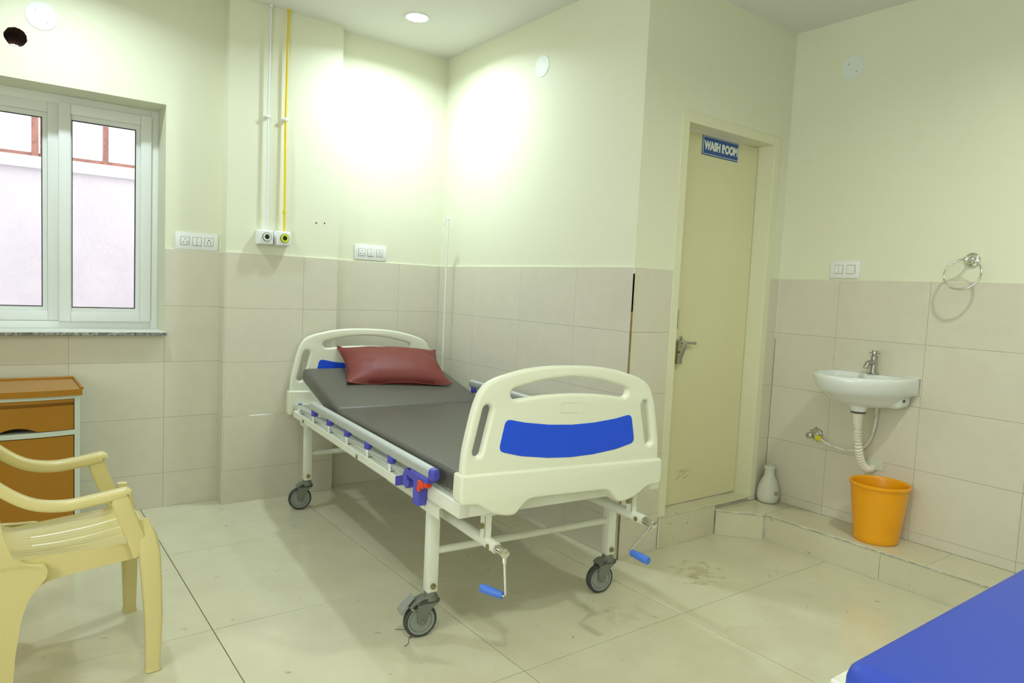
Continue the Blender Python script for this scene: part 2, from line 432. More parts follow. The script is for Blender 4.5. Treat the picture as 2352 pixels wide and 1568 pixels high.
bm = bmesh.new(); tube(bm, [(-.008, LB-.012, .002), (.268, LB-.014, .002), (.724, LB-.016, .002), (.724, LB-.024, .002), (.889, LB-.208, .002), (SX-.003, LB-.22, .002), (SX-.003, YF+.01, .002)], .0028, 6); finish(bm, 'sealant_bead', mat('floor_sealant', (.60, .58, .45), .7), step)
bm = bmesh.new(); tube(bm, [(.27, LB-.014, .01), (.27, LB-.014, DZ0)], .003, 6); finish(bm, 'sealant_bead', barM, sill)

# ---- door
bm = bmesh.new()
for (a, b, c, d) in ((DX0-.052, DX0, 0, DZ1+.05), (DX1, DX1+.052, 0, DZ1+.05)):
    box(bm, a, b, LB-.010, LB+.14, DZ0 if a < .5 else .142, d, .002, 1)
box(bm, DX0, DX1, LB-.010, LB+.14, DZ1, DZ1+.05, .002, 1)
box(bm, DX0, DX0+.012, LB+.10+.04, LB+.15, DZ0, DZ1); box(bm, DX1-.012, DX1, LB+.14, LB+.15, DZ0, DZ1)
door = struct(bm, 'door_1', frameM)
bm = bmesh.new(); box(bm, DX0+.004, DX1-.004, LB+.092, LB+.127, DZ0+.006, DZ1-.005, .0015, 1); panel = finish(bm, 'door_panel', doorM, door, smooth=0)
bm = bmesh.new(); box(bm, DX0+.06, DX0+.30, LB+.0915, LB+.0925, DZ0+.22, DZ0+.222)
for i in range(16):
    x = .50+random.random()*.10; z = .30+random.random()*.05; l = .015+random.random()*.03
    box(bm, x, x+l, LB+.0914, LB+.0922, z, z+.0011, 0, 1, Matrix.Translation((x, 0, z)) @ Matrix.Rotation(-.35+random.uniform(-.1, .1), 4, 'Y') @ Matrix.Translation((-x, 0, -z)))
bmesh.ops.delete(bm, geom=bm.verts[:8], context='VERTS')
finish(bm, 'scuff_marks', scuffM, panel, smooth=0)
bm = bmesh.new(); box(bm, .431, .437, LB+.082, LB+.093, 1.115, 1.215, .001, 1); finish(bm, 'latch_edge', steel, panel)
# sliding bolt (aldrop)
bolt = empty('door_bolt', (.47, LB+.092, 1.0), 0, 'steel sliding door bolt with bent hasp on the wash room door', 'door bolt')
lo = lambda x, y, z: (x-.47, y, z-1.0)
bm = bmesh.new(); cyl(bm, lo(.425, -.028, 1.047), lo(.560, -.028, 1.041), .0065, 14, .002); tube(bm, [lo(.548, -.028, 1.0415), lo(.562, -.028, 1.041)], .0085, 14); finish(bm, 'bolt_rod', steel, bolt)
bm = bmesh.new(); box(bm, *(-.005, .013, -.006, 0, .052, .078), .001); box(bm, -.035, -.005, -.004, 0, .03, .06, .001)
cyl(bm, (.004, -.010, .068), (.004, -.004, .068), .005, 12); tube(bm, [(-.002, -.018, .047), (.010, -.034, .047), (.022, -.018, .046)], .003, 8); box(bm, .012, .03, -.034, 0, .038, .052, .002); finish(bm, 'bracket', steel, bolt)
bm = bmesh.new(); sweep(bm, [(-.012, -.030, .057), (-.008, -.040, .045), (-.010, -.041, .02), (-.018, -.036, -.005), (-.026, -.030, -.035), (-.026, -.029, -.068)], [.032, .032, .031, .030, .030, .030], .004, (1, 0, 0)); finish(bm, 'hasp', steel, bolt)
bm = bmesh.new(); box(bm, -.045, -.036, -.020, 0, -.065, .045, .001); box(bm, -.035, -.028, -.03, -.0, -.01, .0, .001); finish(bm, 'staple', brass, bolt)
# wash-room sign
sg = empty('wash_room_sign', (.694, LB+.092, 2.03), 0, 'blue WASH ROOM sign board with white lettering on the door', 'sign')
bm = bmesh.new(); box(bm, -.150, .150, -.006, 0, -.002, .096, .001); finish(bm, 'board', signB, sg, smooth=0)
bm = bmesh.new()
for (a, b, c, d) in ((-.150, .150, .090, .0925), (-.150, .150, .0025, .005), (-.150, -.1465, .003, .092), (.1475, .149, .003, .092)): box(bm, a, b, -.0068, -.0058, c, d)
finish(bm, 'border_line', signW, sg, smooth=0)
tm = frameM4((.002, -.0062, .046), (1, 0, 0), (0, 0, 1), (0, -1, 0))
lt = text('lettering', 'WASH ROOM', .058, signW, tm, sg, .0005, .0034, 1)
xs_ = [v.co.x for v in lt.data.vertices]; k_ = .284/(max(xs_)-min(xs_)); c_ = (max(xs_)+min(xs_))/2
for v in lt.data.vertices: v.co.x = .001+(v.co.x-c_)*k_

# ---- window (inside the opening)
win = bpy.data.objects.new('window_1', None); win.location = (0, YW+.204, 0); link(win); win['kind'] = 'structure'
def wbox(name, parts, m, bev=.003, par=None, yo=(0, .06)):
    bm = bmesh.new()
    for p in parts: box(bm, p[0], p[1], p[4] if len(p) > 4 else yo[0], p[5] if len(p) > 4 else yo[1], p[2], p[3], bev, 2)
    return finish(bm, name, m, par or win, smooth=30)
wbox('frame', [(WX0, -2.96, WZ0+.012, WZ1), (-1.722, WX1, WZ0+.012, WZ1), (-2.96, -1.722, 2.118, WZ1), (-2.96, -1.722, WZ0+.012, 1.004)], pvc)
# right sash stands proud, left fixed light
def sash(name, x0, x1, z0, z1, w, y0, y1):
    o = wbox(name, [(x0, x0+w, z0, z1, y0, y1), (x1-w, x1, z0, z1, y0, y1), (x0+w, x1-w, z0, z0+w, y0, y1), (x0+w, x1-w, z1-w, z1, y0, y1)], pvc)
    bm = bmesh.new(); b = .022
    for (a, c, d, e) in ((x0+w, x0+w+.006, z0+w, z1-w), (x1-w-b, x1-w, z0+w, z1-w), (x0+w+.006, x1-w-b, z0+w, z0+w+.02), (x0+w+.006, x1-w-b, z1-w-b*1.2, z1-w)):
        box(bm, a, c, y0+.02, y1-.005, d, e, .001, 1)
    finish(bm, 'glazing_bead', pvc, o, smooth=30)
    bm = bmesh.new(); box(bm, x0+w, x1-w, y0+.030, y0+.034, z0+w, z1-w); finish(bm, 'pane', glassM, o, smooth=0)
    g = .0035
    bm = bmesh.new()
    for (a, c, d, e) in ((x0+w+.006, x0+w+.006+g, z0+w+.02, z1-w-.026), (x1-w-b-g, x1-w-b, z0+w+.02, z1-w-.026), (x0+w+.006+g, x1-w-b-g, z0+w+.02, z0+w+.02+g), (x0+w+.006+g, x1-w-b-g, z1-w-.026-g, z1-w-.026)):
        box(bm, a, c, y0+.018, y0+.03, d, e)
    finish(bm, 'gasket', gap, o, smooth=0)
    return o
sash('sash', -2.150, -1.722, 1.004, 2.124, .052, -.018, .045)
sash('sash', -2.960, -2.145, 1.006, 2.120, .052, .004, .05)
bm = bmesh.new(); box(bm, WX0, WX1+.004, -.255, .06, WZ0-.006, WZ0+.010, .002, 1); finish(bm, 'granite_sill', granM, win, smooth=0)
bm = bmesh.new(); box(bm, WX0, WX1, -.245, .0, WZ0+.010, WZ0+.0125); finish(bm, 'sill_plaster', barM, win, smooth=0)
# hole lining (tube through the wall)
bm = bmesh.new(); rings = []
for k in range(9):
    y = YW+.0005+k*.308/8
    rings.append([bm.verts.new((hc[0]+(p[0]-hc[0])*(.965+.03*noise.noise(Vector((p[0]*60, y*40, p[1]*60)))), y, hc[1]+(p[1]-hc[1])*(.965+.03*noise.noise(Vector((p[1]*50, y*40, p[0]*60)))))) for p in hole_pts])
for a, b in zip(rings, rings[1:]): ring_faces(bm, a, b)
finish(bm, 'hole_lining', holeM, wo, smooth=60)

# ---- outside: plastered boundary wall, coping, steel frame with frosted sheets
ext = empty('boundary_wall', (-2.5, 1.4, -.5), 0, 'pinkish plastered boundary wall with white coping and red steel screen outside the window', 'wall')
E0 = Vector((-2.5, 1.4, -.5))
def ebox(name, bs, m, bev=0, par=ext):
    bm = bmesh.new()
    for b in bs: box(bm, b[0]-E0.x, b[1]-E0.x, b[2]-E0.y, b[3]-E0.y, b[4]-E0.z, b[5]-E0.z, bev, 1)
    return finish(bm, name, m, par, smooth=0)
ebox('plaster_wall', [(-6, 3, 1.30, 1.45, -.5, 1.90)], extM)
ebox('coping', [(-6, 3, 1.27, 1.46, 1.90, 1.972)], extW, .01)
ebox('bottom_rail', [(-6, 3, 1.30, 1.335, 1.965, 1.995)], rustM)
for x0, x1 in ((-3.33, -3.29), (-2.225, -2.188), (-2.180, -2.143), (-1.835, -1.805), (-1.2, -1.17), (-2.75, -2.72)):
    ebox('upright', [(x0, x1, 1.29, 1.33, 1.97, 3.3)], rustM)
ebox('top_rail', [(-6, 3, 1.29, 1.33, 3.28, 3.32)], rustM)
for x0, x1 in ((-3.29, -2.75), (-2.72, -2.225), (-2.143, -1.835), (-1.805, -1.2)):
    ebox('frosted_sheet', [(x0, x1, 1.318, 1.322, 1.99, 3.29)], frostM)
bm = bmesh.new(); box(bm, -8, 6, .36, 9, -.6, -.5); g = finish(bm, 'trim_3', extM, smooth=0); g['kind'] = 'structure'

# ------------------------------------------------------------------ ceiling lights
def downlight(x, y, label, power, col):
    t = empty('ceiling_light', (x, y, H), 0, label, 'ceiling light', 'round ceiling lights')
    bm = bmesh.new(); lathe(bm, [(.058, -.001), (.060, -.007), (.066, -.008), (.070, -.004), (.071, 0)], n=40); finish(bm, 'trim_ring', whitep, t)
    bm = bmesh.new(); lathe(bm, [(0, -.005), (.058, -.005)], n=40); finish(bm, 'diffuser', lampM, t)
    ld = bpy.data.lights.new('lamp', 'AREA'); ld.shape = 'DISK'; ld.size = .108; ld.energy = power; ld.color = col; ld.spread = math.radians(155)
    lo_ = bpy.data.objects.new('lamp', ld); lo_.location = (0, 0, -.012); link(lo_, t)
    return t
downlight(-.513, -.511, 'lit round ceiling light above the head of the bed, in the corner', 10.5, (.85, 1, 1.08))
downlight(-2.15, -.56, 'lit round ceiling light near the window wall, out of view', 8.5, (.85, 1, 1.08))
downlight(.0, -3.58, 'lit round ceiling light over the foot of the blue couch, out of view', 13, (.93, 1, .84))
downlight(-2.15, -3.6, 'lit round ceiling light nearly above the viewer, out of view', 11.5, (.93, 1, .84))

# ------------------------------------------------------------------ bed (local axes: x = across, y = towards the head)
BA = -.077; BO = Vector((-1.144, -1.956, 0)); BW = .842
bed = empty('hospital_bed', BO, BA, 'two-crank hospital bed with ivory end boards and blue inserts', 'bed')
def bobj(bm, name, m, par=bed, smooth=35): return finish(bm, name, m, par, smooth=smooth)
F0, F1 = -.25, 1.79
bm = bmesh.new()
for u in (-.030, BW-.010): box(bm, u, u+.040, F0, F1, .514, .564, .003, 2)
for v in (F0, F1-.04): box(bm, -.012, BW+.012, v+.0005, v+.0395, .5145, .5635, .003, 2)
for v in (.45, 1.13): box(bm, 0, BW, v, v+.03, .518, .55, .003, 1)
bobj(bm, 'bed_frame', bedM)
for u in (-.005, BW+.005):
    for v in (-.205, 1.755):
        bm = bmesh.new(); cyl(bm, (u, v, .56), (u, v, .568), .012, 16, .002); bobj(bm, 'socket_plug', railB)
# deck
bm = bmesh.new(); box(bm, .02, .82, -.20, 1.12, .552, .566, .004, 1); bobj(bm, 'deck_panel', bedM)
rs = math.atan2(.13, .62)
RM = Matrix.Translation((0, 1.13, .562)) @ Matrix.Rotation(rs, 4, 'X')
bm = bmesh.new(); box(bm, .02, .82, .01, .62, -.008, .004, .003, 1, RM); box(bm, .03, .06, .02, .62, -.035, -.008, .002, 1, RM); box(bm, .78, .81, .02, .62, -.035, -.008, .002, 1, RM); bobj(bm, 'backrest_panel', bedM)
for u in (.1, .74):
    bm = bmesh.new(); tube(bm, [(u, 1.35, .52), (u, 1.50, .60)], .010, 10); bobj(bm, 'backrest_strut', bedM)
# legs
legs = []
for (u, v) in ((0, 0), (BW, 0), (0, 1.6), (BW, 1.6)):
    bm = bmesh.new(); box(bm, u-.021, u+.021, v-.021, v+.021, .165, .514, .004, 2); lg = bobj(bm, 'leg', bedM)
    s = -1 if u < .1 else 1
    bm = bmesh.new()
    box(bm, u+s*.030, u+s*.034, v-.109, v+.046, .470, .512, .001, 1); box(bm, min(u, u+s*.034), max(u, u+s*.034), v-.109, v+.046, .508, .5135, .001, 1)
    bobj(bm, 'leg_bracket', bedM, lg)
    bm = bmesh.new(); cyl(bm, (u, v-.021, .190), (u, v-.027, .190), .011, 14, .001); cyl(bm, (u, v-.027, .190), (u, v-.034, .190), .006, 6); bobj(bm, 'bolt', brass, lg)
for v in (0, 1.6):
    bm = bmesh.new(); tube(bm, [(.02, v, .314), (BW-.02, v, .314)], .0135, 16); bobj(bm, 'cross_tube', bedM)
# casters
def caster(u, v, brake):
    t = math.atan2(.17, -.985)-BA            # trail direction in bed axes
    dx, dy = math.cos(t), math.sin(t)
    R0 = Matrix.Translation((u, v, 0)) @ Matrix.Rotation(t, 4, 'Z')     # local x = trail, y = axle
    wc = (.036, 0, .0625)
    bm = bmesh.new(); lathe(bm, [(0, .165), (.022, .165), (.024, .160), (.024, .150), (.030, .146), (.030, .136), (0, .136)], n=24)
    # fork cheeks and crown
    for s in (-1, 1):
        pts = rpoly([(-.030, .146), (.030, .146), (.050, .128 if not brake else .140), (.056, .100), (.050, .052), (.022, .052), (.020, .085), (-.004, .112), (-.030, .130)], [.006, .01, .012, .02, .014, .014, .02, .02, .008], 4)
        prism(bm, pts, .006, Matrix(((1, 0, 0, 0), (0, 0, 1, s*.022-.003), (0, 1, 0, 0), (0, 0, 0, 1))))
    pts = rpoly([(-.030, .132), (-.026, .147), (.034, .147), (.058, .132), (.056, .126), (-.02, .128)], .006, 4)
    prism(bm, pts, .05, Matrix(((1, 0, 0, 0), (0, 0, 1, -.025), (0, 1, 0, 0), (0, 0, 0, 1))))
    bmesh.ops.transform(bm, matrix=R0, verts=bm.verts[:])
    c = bobj(bm, 'caster', greyP)
    A = R0.to_3x3() @ Vector((0, 1, 0)); P = R0 @ Vector(wc)
    bm = bmesh.new(); lathe(bm, [(.050, -.014), (.057, -.0145), (.0605, -.012), (.0625, -.006), (.0625, .006), (.0605, .012), (.057, .0145), (.050, .014), (.050, -.014)], P, 44, A); bobj(bm, 'tyre', rubber, c)
    bm = bmesh.new(); lathe(bm, [(0, -.0125), (.039, -.013), (.040, -.010), (.043, -.010), (.044, -.0145), (.051, -.0145), (.051, .0145), (.044, .0145), (.043, .010), (.040, .010), (.039, .013), (0, .0125)], P, 44, A); bobj(bm, 'wheel_disc', greyL, c)
    bm = bmesh.new(); cyl(bm, P-A*.030, P+A*.030, .009, 16, .002); bobj(bm, 'axle', greyP, c)
    if brake:
        bm = bmesh.new()
        sweep(bm, [R0 @ Vector(q) for q in ((.020, 0, .142), (.062, 0, .134), (.080, 0, .116))], [.042, .046, .044], [.016, .016, .014], A); bobj(bm, 'brake_bracket', greyP, c)
        bm = bmesh.new()
        sweep(bm, [R0 @ Vector(q) for q in ((.066, 0, .158), (.088, 0, .136), (.103, 0, .118), (.112, 0, .108), (.110, 0, .100))], [.040, .042, .050, .050, .046], [.006, .008, .010, .012, .008], A); bobj(bm, 'brake_pedal', greyL, c)
        bm = bmesh.new(); cyl(bm, R0 @ Vector((.074, -.027, .116)), R0 @ Vector((.074, .027, .116)), .005, 10); bobj(bm, 'pedal_pin', steel, c)
    return c
caster(0, 0, True); caster(BW, 0, False); caster(0, 1.6, False); caster(BW, 1.6, False)

# end boards
def half_outline(h):  # mirror (s,z) right-half points
    return [(-s, z) for s, z in reversed(h)] + h
def board(cu, v, out, kx, kz, dz, tilt, name):
    """out = -1: outer face towards the foot, +1 towards the head"""
    top = crom([(.0, 1.021), (.10, 1.0185), (.20, 1.007), (.29, .985)], 5)
    sh = crom([(.31, .979), (.352, .958), (.376, .928), (.396, .88), (.415, .80), (.428, .73), (.433, .655)], 5)
    right = [tuple(p) for p in top]+[tuple(p) for p in sh]
    outl = [(s, z) for s, z in right if s > 0]; outl = [(-s, z) for s, z in reversed(outl)]+[(0, 1.021)]+outl
    hole = rpoly([(-.255, .902), (-.262, .940), (-.13, .971), (0, .983), (.13, .971), (.262, .940), (.255, .902), (.13, .917), (0, .922), (-.13, .917)], [.028, .028, .05, .05, .05, .028, .028, .05, .05, .05], 6)
    def slot(s):
        a = Vector((s*.346, .872)); b = Vector((s*.378, .735)); n = Vector((b-a)).normalized(); q = Vector((-n.y, n.x)); w = .0185; pts = []
        for k in range(9): t = PI*k/8; pts.append(tuple(a+q*w*math.cos(t)-n*w*1.0*math.sin(t)))
        for k in range(9): t = PI*k/8; pts.append(tuple(b-q*w*math.cos(t)+n*w*math.sin(t)))
        return pts
    holes = [hole, slot(-1), slot(1)]
    tr = lambda P: [(s*kx, .66+dz+(z-.66)*kz-tilt*s) for s, z in P]
    X = (1, 0, 0); Y = (0, 0, 1); Z = (0, -1, 0)
    mt = frameM4((cu, v, 0), X, Y, Z)
    o = plate(name, abs_, tr(outl), [tr(h) for h in holes], .036, .0115, mt, bed, 50, 5)
    # thick lower band
    r = [(.441, .664), (.443, .60), (.441, .563), (.372, .561), (.335, .535), (.295, .518), (.255, .511), (.228, .512), (.205, .535), (.175, .563)]
    if out > 0: r = [(.441, .664), (.443, .60), (.443, .528), (.412, .528), (.410, .572), (.395, .585), (.33, .586), (.2, .586), (.1, .586), (.05, .586)]
    bl = [(-s, z) for s, z in r]+[(s, z) for s, z in reversed(r)]
    rad = [.010, .0, .018, .02, .02, .03, .02, .012, .012, .02]; rad = rad+rad[::-1]
    if out > 0: rad = [.01, 0, .012, .012, .01, .01, 0, 0, 0, 0]; rad = rad+rad[::-1]
    mt2 = frameM4((cu, v+.004*(-out if out < 0 else -out), 0), X, Y, Z)
    plate('lower_band', abs_, tr(rpoly(bl, rad, 4)), [], .062, .010, frameM4((cu, v, 0), X, Y, Z), o, 50, 4)
    # blue insert on both faces
    bi = [(-.277, .842), (-.20, .827), (-.10, .816), (0, .812), (.10, .816), (.20, .827), (.277, .842), (.300, .733), (.21, .712), (.10, .699), (0, .695), (-.10, .699), (-.21, .712), (-.300, .733)]
    br = [.022, 0, 0, 0, 0, 0, .022, .022, 0, 0, 0, 0, 0, .022]
    for s in (-1, 1):
        plate('blue_insert', blueM, tr(rpoly(bi, br, 5)), [], .002, .0005, frameM4((cu, v+s*.0185, 0), X, Y, Z), o, 30, 1)
    if out < 0:
        ro = rpoly([(-.052, .856), (.052, .856), (.052, .893), (-.052, .893)], .014, 4); ri = rpoly([(-.0505, .8575), (.0505, .8575), (.0505, .8915), (-.0505, .8915)], .013, 4)
        plate('embossed_oval', abs_, tr(ro), [tr(ri)], .002, .0004, frameM4((cu-.006, v-.0185, 0), X, Y, Z), o, 30, 1)
    return o
board(.388, -.272, -1, 1.0, 1.0, 0.0, .025, 'foot_board')
board(.412, 1.822, 1, 1.07, 1.04, -.035, .02, 'head_board')

# cranks
def crank(u, z, armv, hv, hdir, deep):
    bm = bmesh.new(); tube(bm, [(u, -.30, z), (u, deep, z+.004)], .0195, 20); t = bobj(bm, 'crank_tube', bedM)
    bm = bmesh.new(); box(bm, u-.016, u-.011, -.245, -.215, z+.012, .515, .001, 1); box(bm, u-.016, u+.012, -.245, -.241, z+.015, .515, .001, 1); box(bm, u-.03, u+.03, -.25, -.21, .509, .5145, .001, 1); bobj(bm, 'hanger', bedM, t)
    bm = bmesh.new(); cyl(bm, (u-.03, -.235, z+.058), (u-.016, -.235, z+.058), .010, 6); cyl(bm, (u-.012, -.232, z+.058), (u+.022, -.232, z+.058), .004, 8); bobj(bm, 'bolt', brass, t)
    bm = bmesh.new(); cyl(bm, (u-.024, -.278, z), (u-.018, -.278, z), .009, 6); bobj(bm, 'bolt', brass, t)
    bm = bmesh.new(); cyl(bm, (u, -.298, z), (u, -.362, z), .0155, 22, .002)
    d = Vector((armv[0], 0, armv[1])).normalized()
    bobj(bm, 'crank_socket', chrome)
    L0 = Vector((u, -.352, z)); e = L0+Vector((armv[0], 0, armv[1]))
    bm = bmesh.new()
    tube(bm, [L0, L0+(e-L0)*.22], .0075, 10); tube(bm, [L0+(e-L0)*.18, L0+(e-L0)*.94, e+Vector(hdir).normalized()*.006, e+Vector(hdir).normalized()*.09], .0048, 12)
    a = bobj(bm, 'crank_arm', chrome)
    h = Vector(hdir).normalized()
    bm = bmesh.new(); tube(bm, [e+h*.010, e+h*.013, e+h*.05, e+h*.088, e+h*.092], [.0105, .0125, .0145, .0150, .0135], 18); bobj(bm, 'crank_handle', crankB, a)
crank(.090, .415, (.012, -.150), 0, (-.55, .85, .12), .62)
crank(.752, .419, (-.112, -.088), 0, (.10, -1, -.06), .55)

# side rails
def side_rail(sgn, ux, ztop, vs, raised):
    """sgn -1 = near side"""
    U_ = lambda d: ux+sgn*d
    def ub(bm, d0, d1, v0, v1, z0, z1, bev=.002):
        a, b = sorted((U_(d0), U_(d1))); box(bm, a, b, v0, v1, z0, z1, bev, 1)
    bm = bmesh.new(); ub(bm, .0, .036, .20, 1.66, .513, .549, .003); ub(bm, .0, .012, .2, 1.66, .549, .556); o = bobj(bm, 'side_rail', bedM)
    bm = bmesh.new(); ub(bm, -.0005, .0365, .193, .200, .5125, .5495, .002); bobj(bm, 'end_cap', railB, o)
    for v in (1.45, .62):
        bm = bmesh.new(); cyl(bm, (U_(.036), v, .528), (U_(.042), v, .528), .009, 6); bobj(bm, 'bolt', brass, o)
    n = len(vs)
    for i, v in enumerate(vs):
        bm = bmesh.new(); ub(bm, .006, .009, v-.013, v+.013, .549, .580, .001); ub(bm, .030, .033, v-.013, v+.013, .549, .580, .001); ub(bm, .006, .033, v+.008, v+.013, .549, .562, .001)
        cyl(bm, (U_(.003), v, .572), (U_(.036), v, .572), .004, 8); cyl(bm, (U_(.008), v-.004, .556), (U_(.03), v-.004, .556), .004, 8); bobj(bm, 'pivot_bracket', pvc, o)
    L = .262; rise = raised
    off = -math.sqrt(L*L-rise*rise)
    for i, v in enumerate(vs):
        a = Vector((U_(.0195), v, .571)); b = Vector((U_(.0195), v+off+.02, .571+rise))
        bm = bmesh.new(); sweep(bm, [a, lerp(a, b, .5), b], .018, .018, (1, 0, 0), rnd=.2); bobj(bm, 'link_bar', alu, o)
        zt = ztop-.012
        if i < n-1 or raised > .05:
            bm = bmesh.new(); cyl(bm, (U_(.0195), b.y+.004, b.z-.002), (U_(.0195), b.y+.004, zt), .0175, 18, .003); bobj(bm, 'post_sleeve', railB, o)
    v0 = vs[-1]+off-.105; v1 = vs[0]+off+.055
    bm = bmesh.new(); sec = rpoly([(-.018, -.021), (.018, -.021), (.018, .023), (-.018, .023)], .017, 5)
    rings = [[bm.verts.new((U_(.020)+x, v, ztop+z)) for x, z in sec] for v in (v0, v1)]; ring_faces(bm, rings[0], rings[1]); bm.faces.new(rings[0]); bm.faces.new(rings[1]); bobj(bm, 'top_rail', alu, o)
    bm = bmesh.new(); rings = []
    for v, k in ((v0+.003, 1.04), (v0-.008, 1.04), (v0-.018, .9), (v0-.022, .6)): rings.append([bm.verts.new((U_(.020)+x*k, v, ztop+z*k)) for x, z in sec])
    for a, b in zip(rings, rings[1:]): ring_faces(bm, a, b)
    bm.faces.new(rings[0]); bm.faces.new(rings[-1]); bobj(bm, 'rail_end_cap', railB, o)
    if sgn < 0:
        # locking clamp
        vb = v0
        bm = bmesh.new()
        ub(bm, .002, .042, vb+.010, vb+.150, ztop-.036, ztop-.016, .004)
        ub(bm, .004, .040, vb+.080, vb+.125, ztop-.135, ztop-.03, .004)
        bobj(bm, 'lock_body', railB, o)
        bm = bmesh.new(); pts = rpoly([(vb+.125, .598), (vb+.205, .604), (vb+.225, .575), (vb+.222, .54), (vb+.190, .528), (vb+.168, .545), (vb+.168, .562), (vb+.190, .562), (vb+.190, .582), (vb+.125, .574)], .007, 3)
        prism(bm, [(a, b) for a, b in pts], .030, Matrix(((0, 0, 1, ux-.036), (1, 0, 0, 0), (0, 1, 0, 0), (0, 0, 0, 1)))); bobj(bm, 'lock_hook', railB, o)
        bm = bmesh.new(); ub(bm, .030, .046, vb+.040, vb+.078, ztop-.062, ztop-.034, .005); ub(bm, .012, .040, vb+.020, vb+.055, ztop-.055, ztop-.034, .005); ub(bm, .034, .046, vb+.062, vb+.080, ztop-.078, ztop-.05, .004); bobj(bm, 'red_lock_lever', redM, o)
    return o
VS = [1.548, 1.294, 1.035, .775, .516, .272]
side_rail(-1, -.032, .628, VS, .012)
side_rail(1, BW+.032, .712, VS, .095)

# iv pole
iv = empty('iv_pole', (*(Matrix.Rotation(BA, 3, 'Z') @ Vector((.905, 1.775, 0))+BO)[:2], .30), 0, 'thin white drip stand pole with two small hooks at the head corner of the bed', 'drip stand')
bm = bmesh.new(); tube(bm, [(0, 0, .0), (0, 0, 1.405)], .0058, 12); tube(bm, [(0, 0, .0), (0, 0, .42)], .009, 12); finish(bm, 'pole', bedM, iv)
bm = bmesh.new(); box(bm, -.055, .012, -.012, .012, .225, .26, .003, 1); finish(bm, 'pole_clamp', bedM, iv)
for sx in (-1, 1):
    bm = bmesh.new(); tube(bm, crom([(0, 0, 1.398), (sx*.008, -sx*.01, 1.408), (sx*.013, -sx*.016, 1.398), (sx*.014, -sx*.017, 1.378), (sx*.019, -sx*.022, 1.362)], 5), .0042, 8); finish(bm, 'hook', whitep, iv)

# mattress of the bed
def cushion_section(bm, x0, x1, y0, y1, z0, z1, mtx, rr=.022, lift=0, n=(18, 22)):
    nx, ny = n
    def prof(i, k, a, b):
        t = i/k; s = [0, .004, .012, .022]
        return a+(b-a)*t
    vs = box(bm, x0, x1, y0, y1, z0, z1, rr, 4)
    if mtx is not None: bmesh.ops.transform(bm, matrix=mtx, verts=bm.verts[:])
bm = bmesh.new(); cushion_section(bm, .0, .845, -.245, 1.145, .567, .646, None)
me_root = empty('mattress', BO+Vector((0, 0, .567)), BA, 'dark grey vinyl mattress with raised head end on the hospital bed', 'mattress')
bmesh.ops.translate(bm, verts=bm.verts[:], vec=(0, 0, -.567)); finish(bm, 'seat_section', mattM, me_root, smooth=50)
MR = Matrix.Translation((0, 1.128, .567+.003)) @ Matrix.Rotation(rs, 4, 'X')
bm = bmesh.new(); cushion_section(bm, -.002, .850, .0, .635, .0, .080, MR); bmesh.ops.translate(bm, verts=bm.verts[:], vec=(0, 0, -.567)); finish(bm, 'head_section', mattM, me_root, smooth=50)
bm = bmesh.new(); tube(bm, [(.03, 1.136, .640-.567), (.815, 1.136, .640-.567)], .004, 8); finish(bm, 'fold_seam', mattM, me_root)
# pillow
def pillow_mesh(a, b, th, nx=44, ny=30):
    bm = bmesh.new(); top = {}; bot = {}
    for i in range(nx+1):
        for k in range(ny+1):
            x = -1+2*i/nx; y = -1+2*k/ny
            px = a*x*(1-.085*(1-y*y)**1.0*abs(x)**2.0); py = b*y*(1-.10*(1-x*x)**1.0*abs(y)**2)
            e = max(0, (1-abs(x)**2.6))*max(0, (1-abs(y)**2.2)); h = e**.55
            wr = .006*noise.noise(Vector((x*3.5, y*3, 1)))*h+.010*(abs(x)**3)*math.sin(8*y+3*x)*h
            corner = (abs(x)*abs(y))**6
            zt = th*.62*h+wr; zb = -th*.38*h
            edge = (i in (0, nx) or k in (0, ny))
            lift = .012*corner+.006*math.sin(5*x+1)*(abs(y) > .95)
            v = bm.verts.new((px, py, zt+lift)); top[i, k] = v
            bot[i, k] = v if edge else bm.verts.new((px, py, zb+lift))
    for i in range(nx):
        for k in range(ny):
            bm.faces.new((top[i, k], top[i+1, k], top[i+1, k+1], top[i, k+1])); bm.faces.new((bot[i, k+1], bot[i+1, k+1], bot[i+1, k], bot[i, k]))
    loop = [top[i, 0].co.copy() for i in range(nx)]+[top[nx, k].co.copy() for k in range(ny)]+[top[i, ny].co.copy() for i in range(nx, 0, -1)]+[top[0, k].co.copy() for k in range(ny, 0, -1)]
    return bm, loop
pw = Matrix.Rotation(BA, 3, 'Z') @ Vector((.488, 1.577, 0))+BO
pil = bpy.data.objects.new('pillow', None); pil.location = (pw.x, pw.y, .795); pil.rotation_euler = (math.radians(23), math.radians(1), BA-.16); link(pil)
tag(pil, 'maroon vinyl pillow lying on the raised end of the grey mattress', 'pillow')
bm, loop = pillow_mesh(.303, .205, .135); finish(bm, 'cover', pillM, pil, smooth=70)
bm = bmesh.new(); tube(bm, loop, .0032, 6, closed=True); finish(bm, 'piping', pillM, pil)

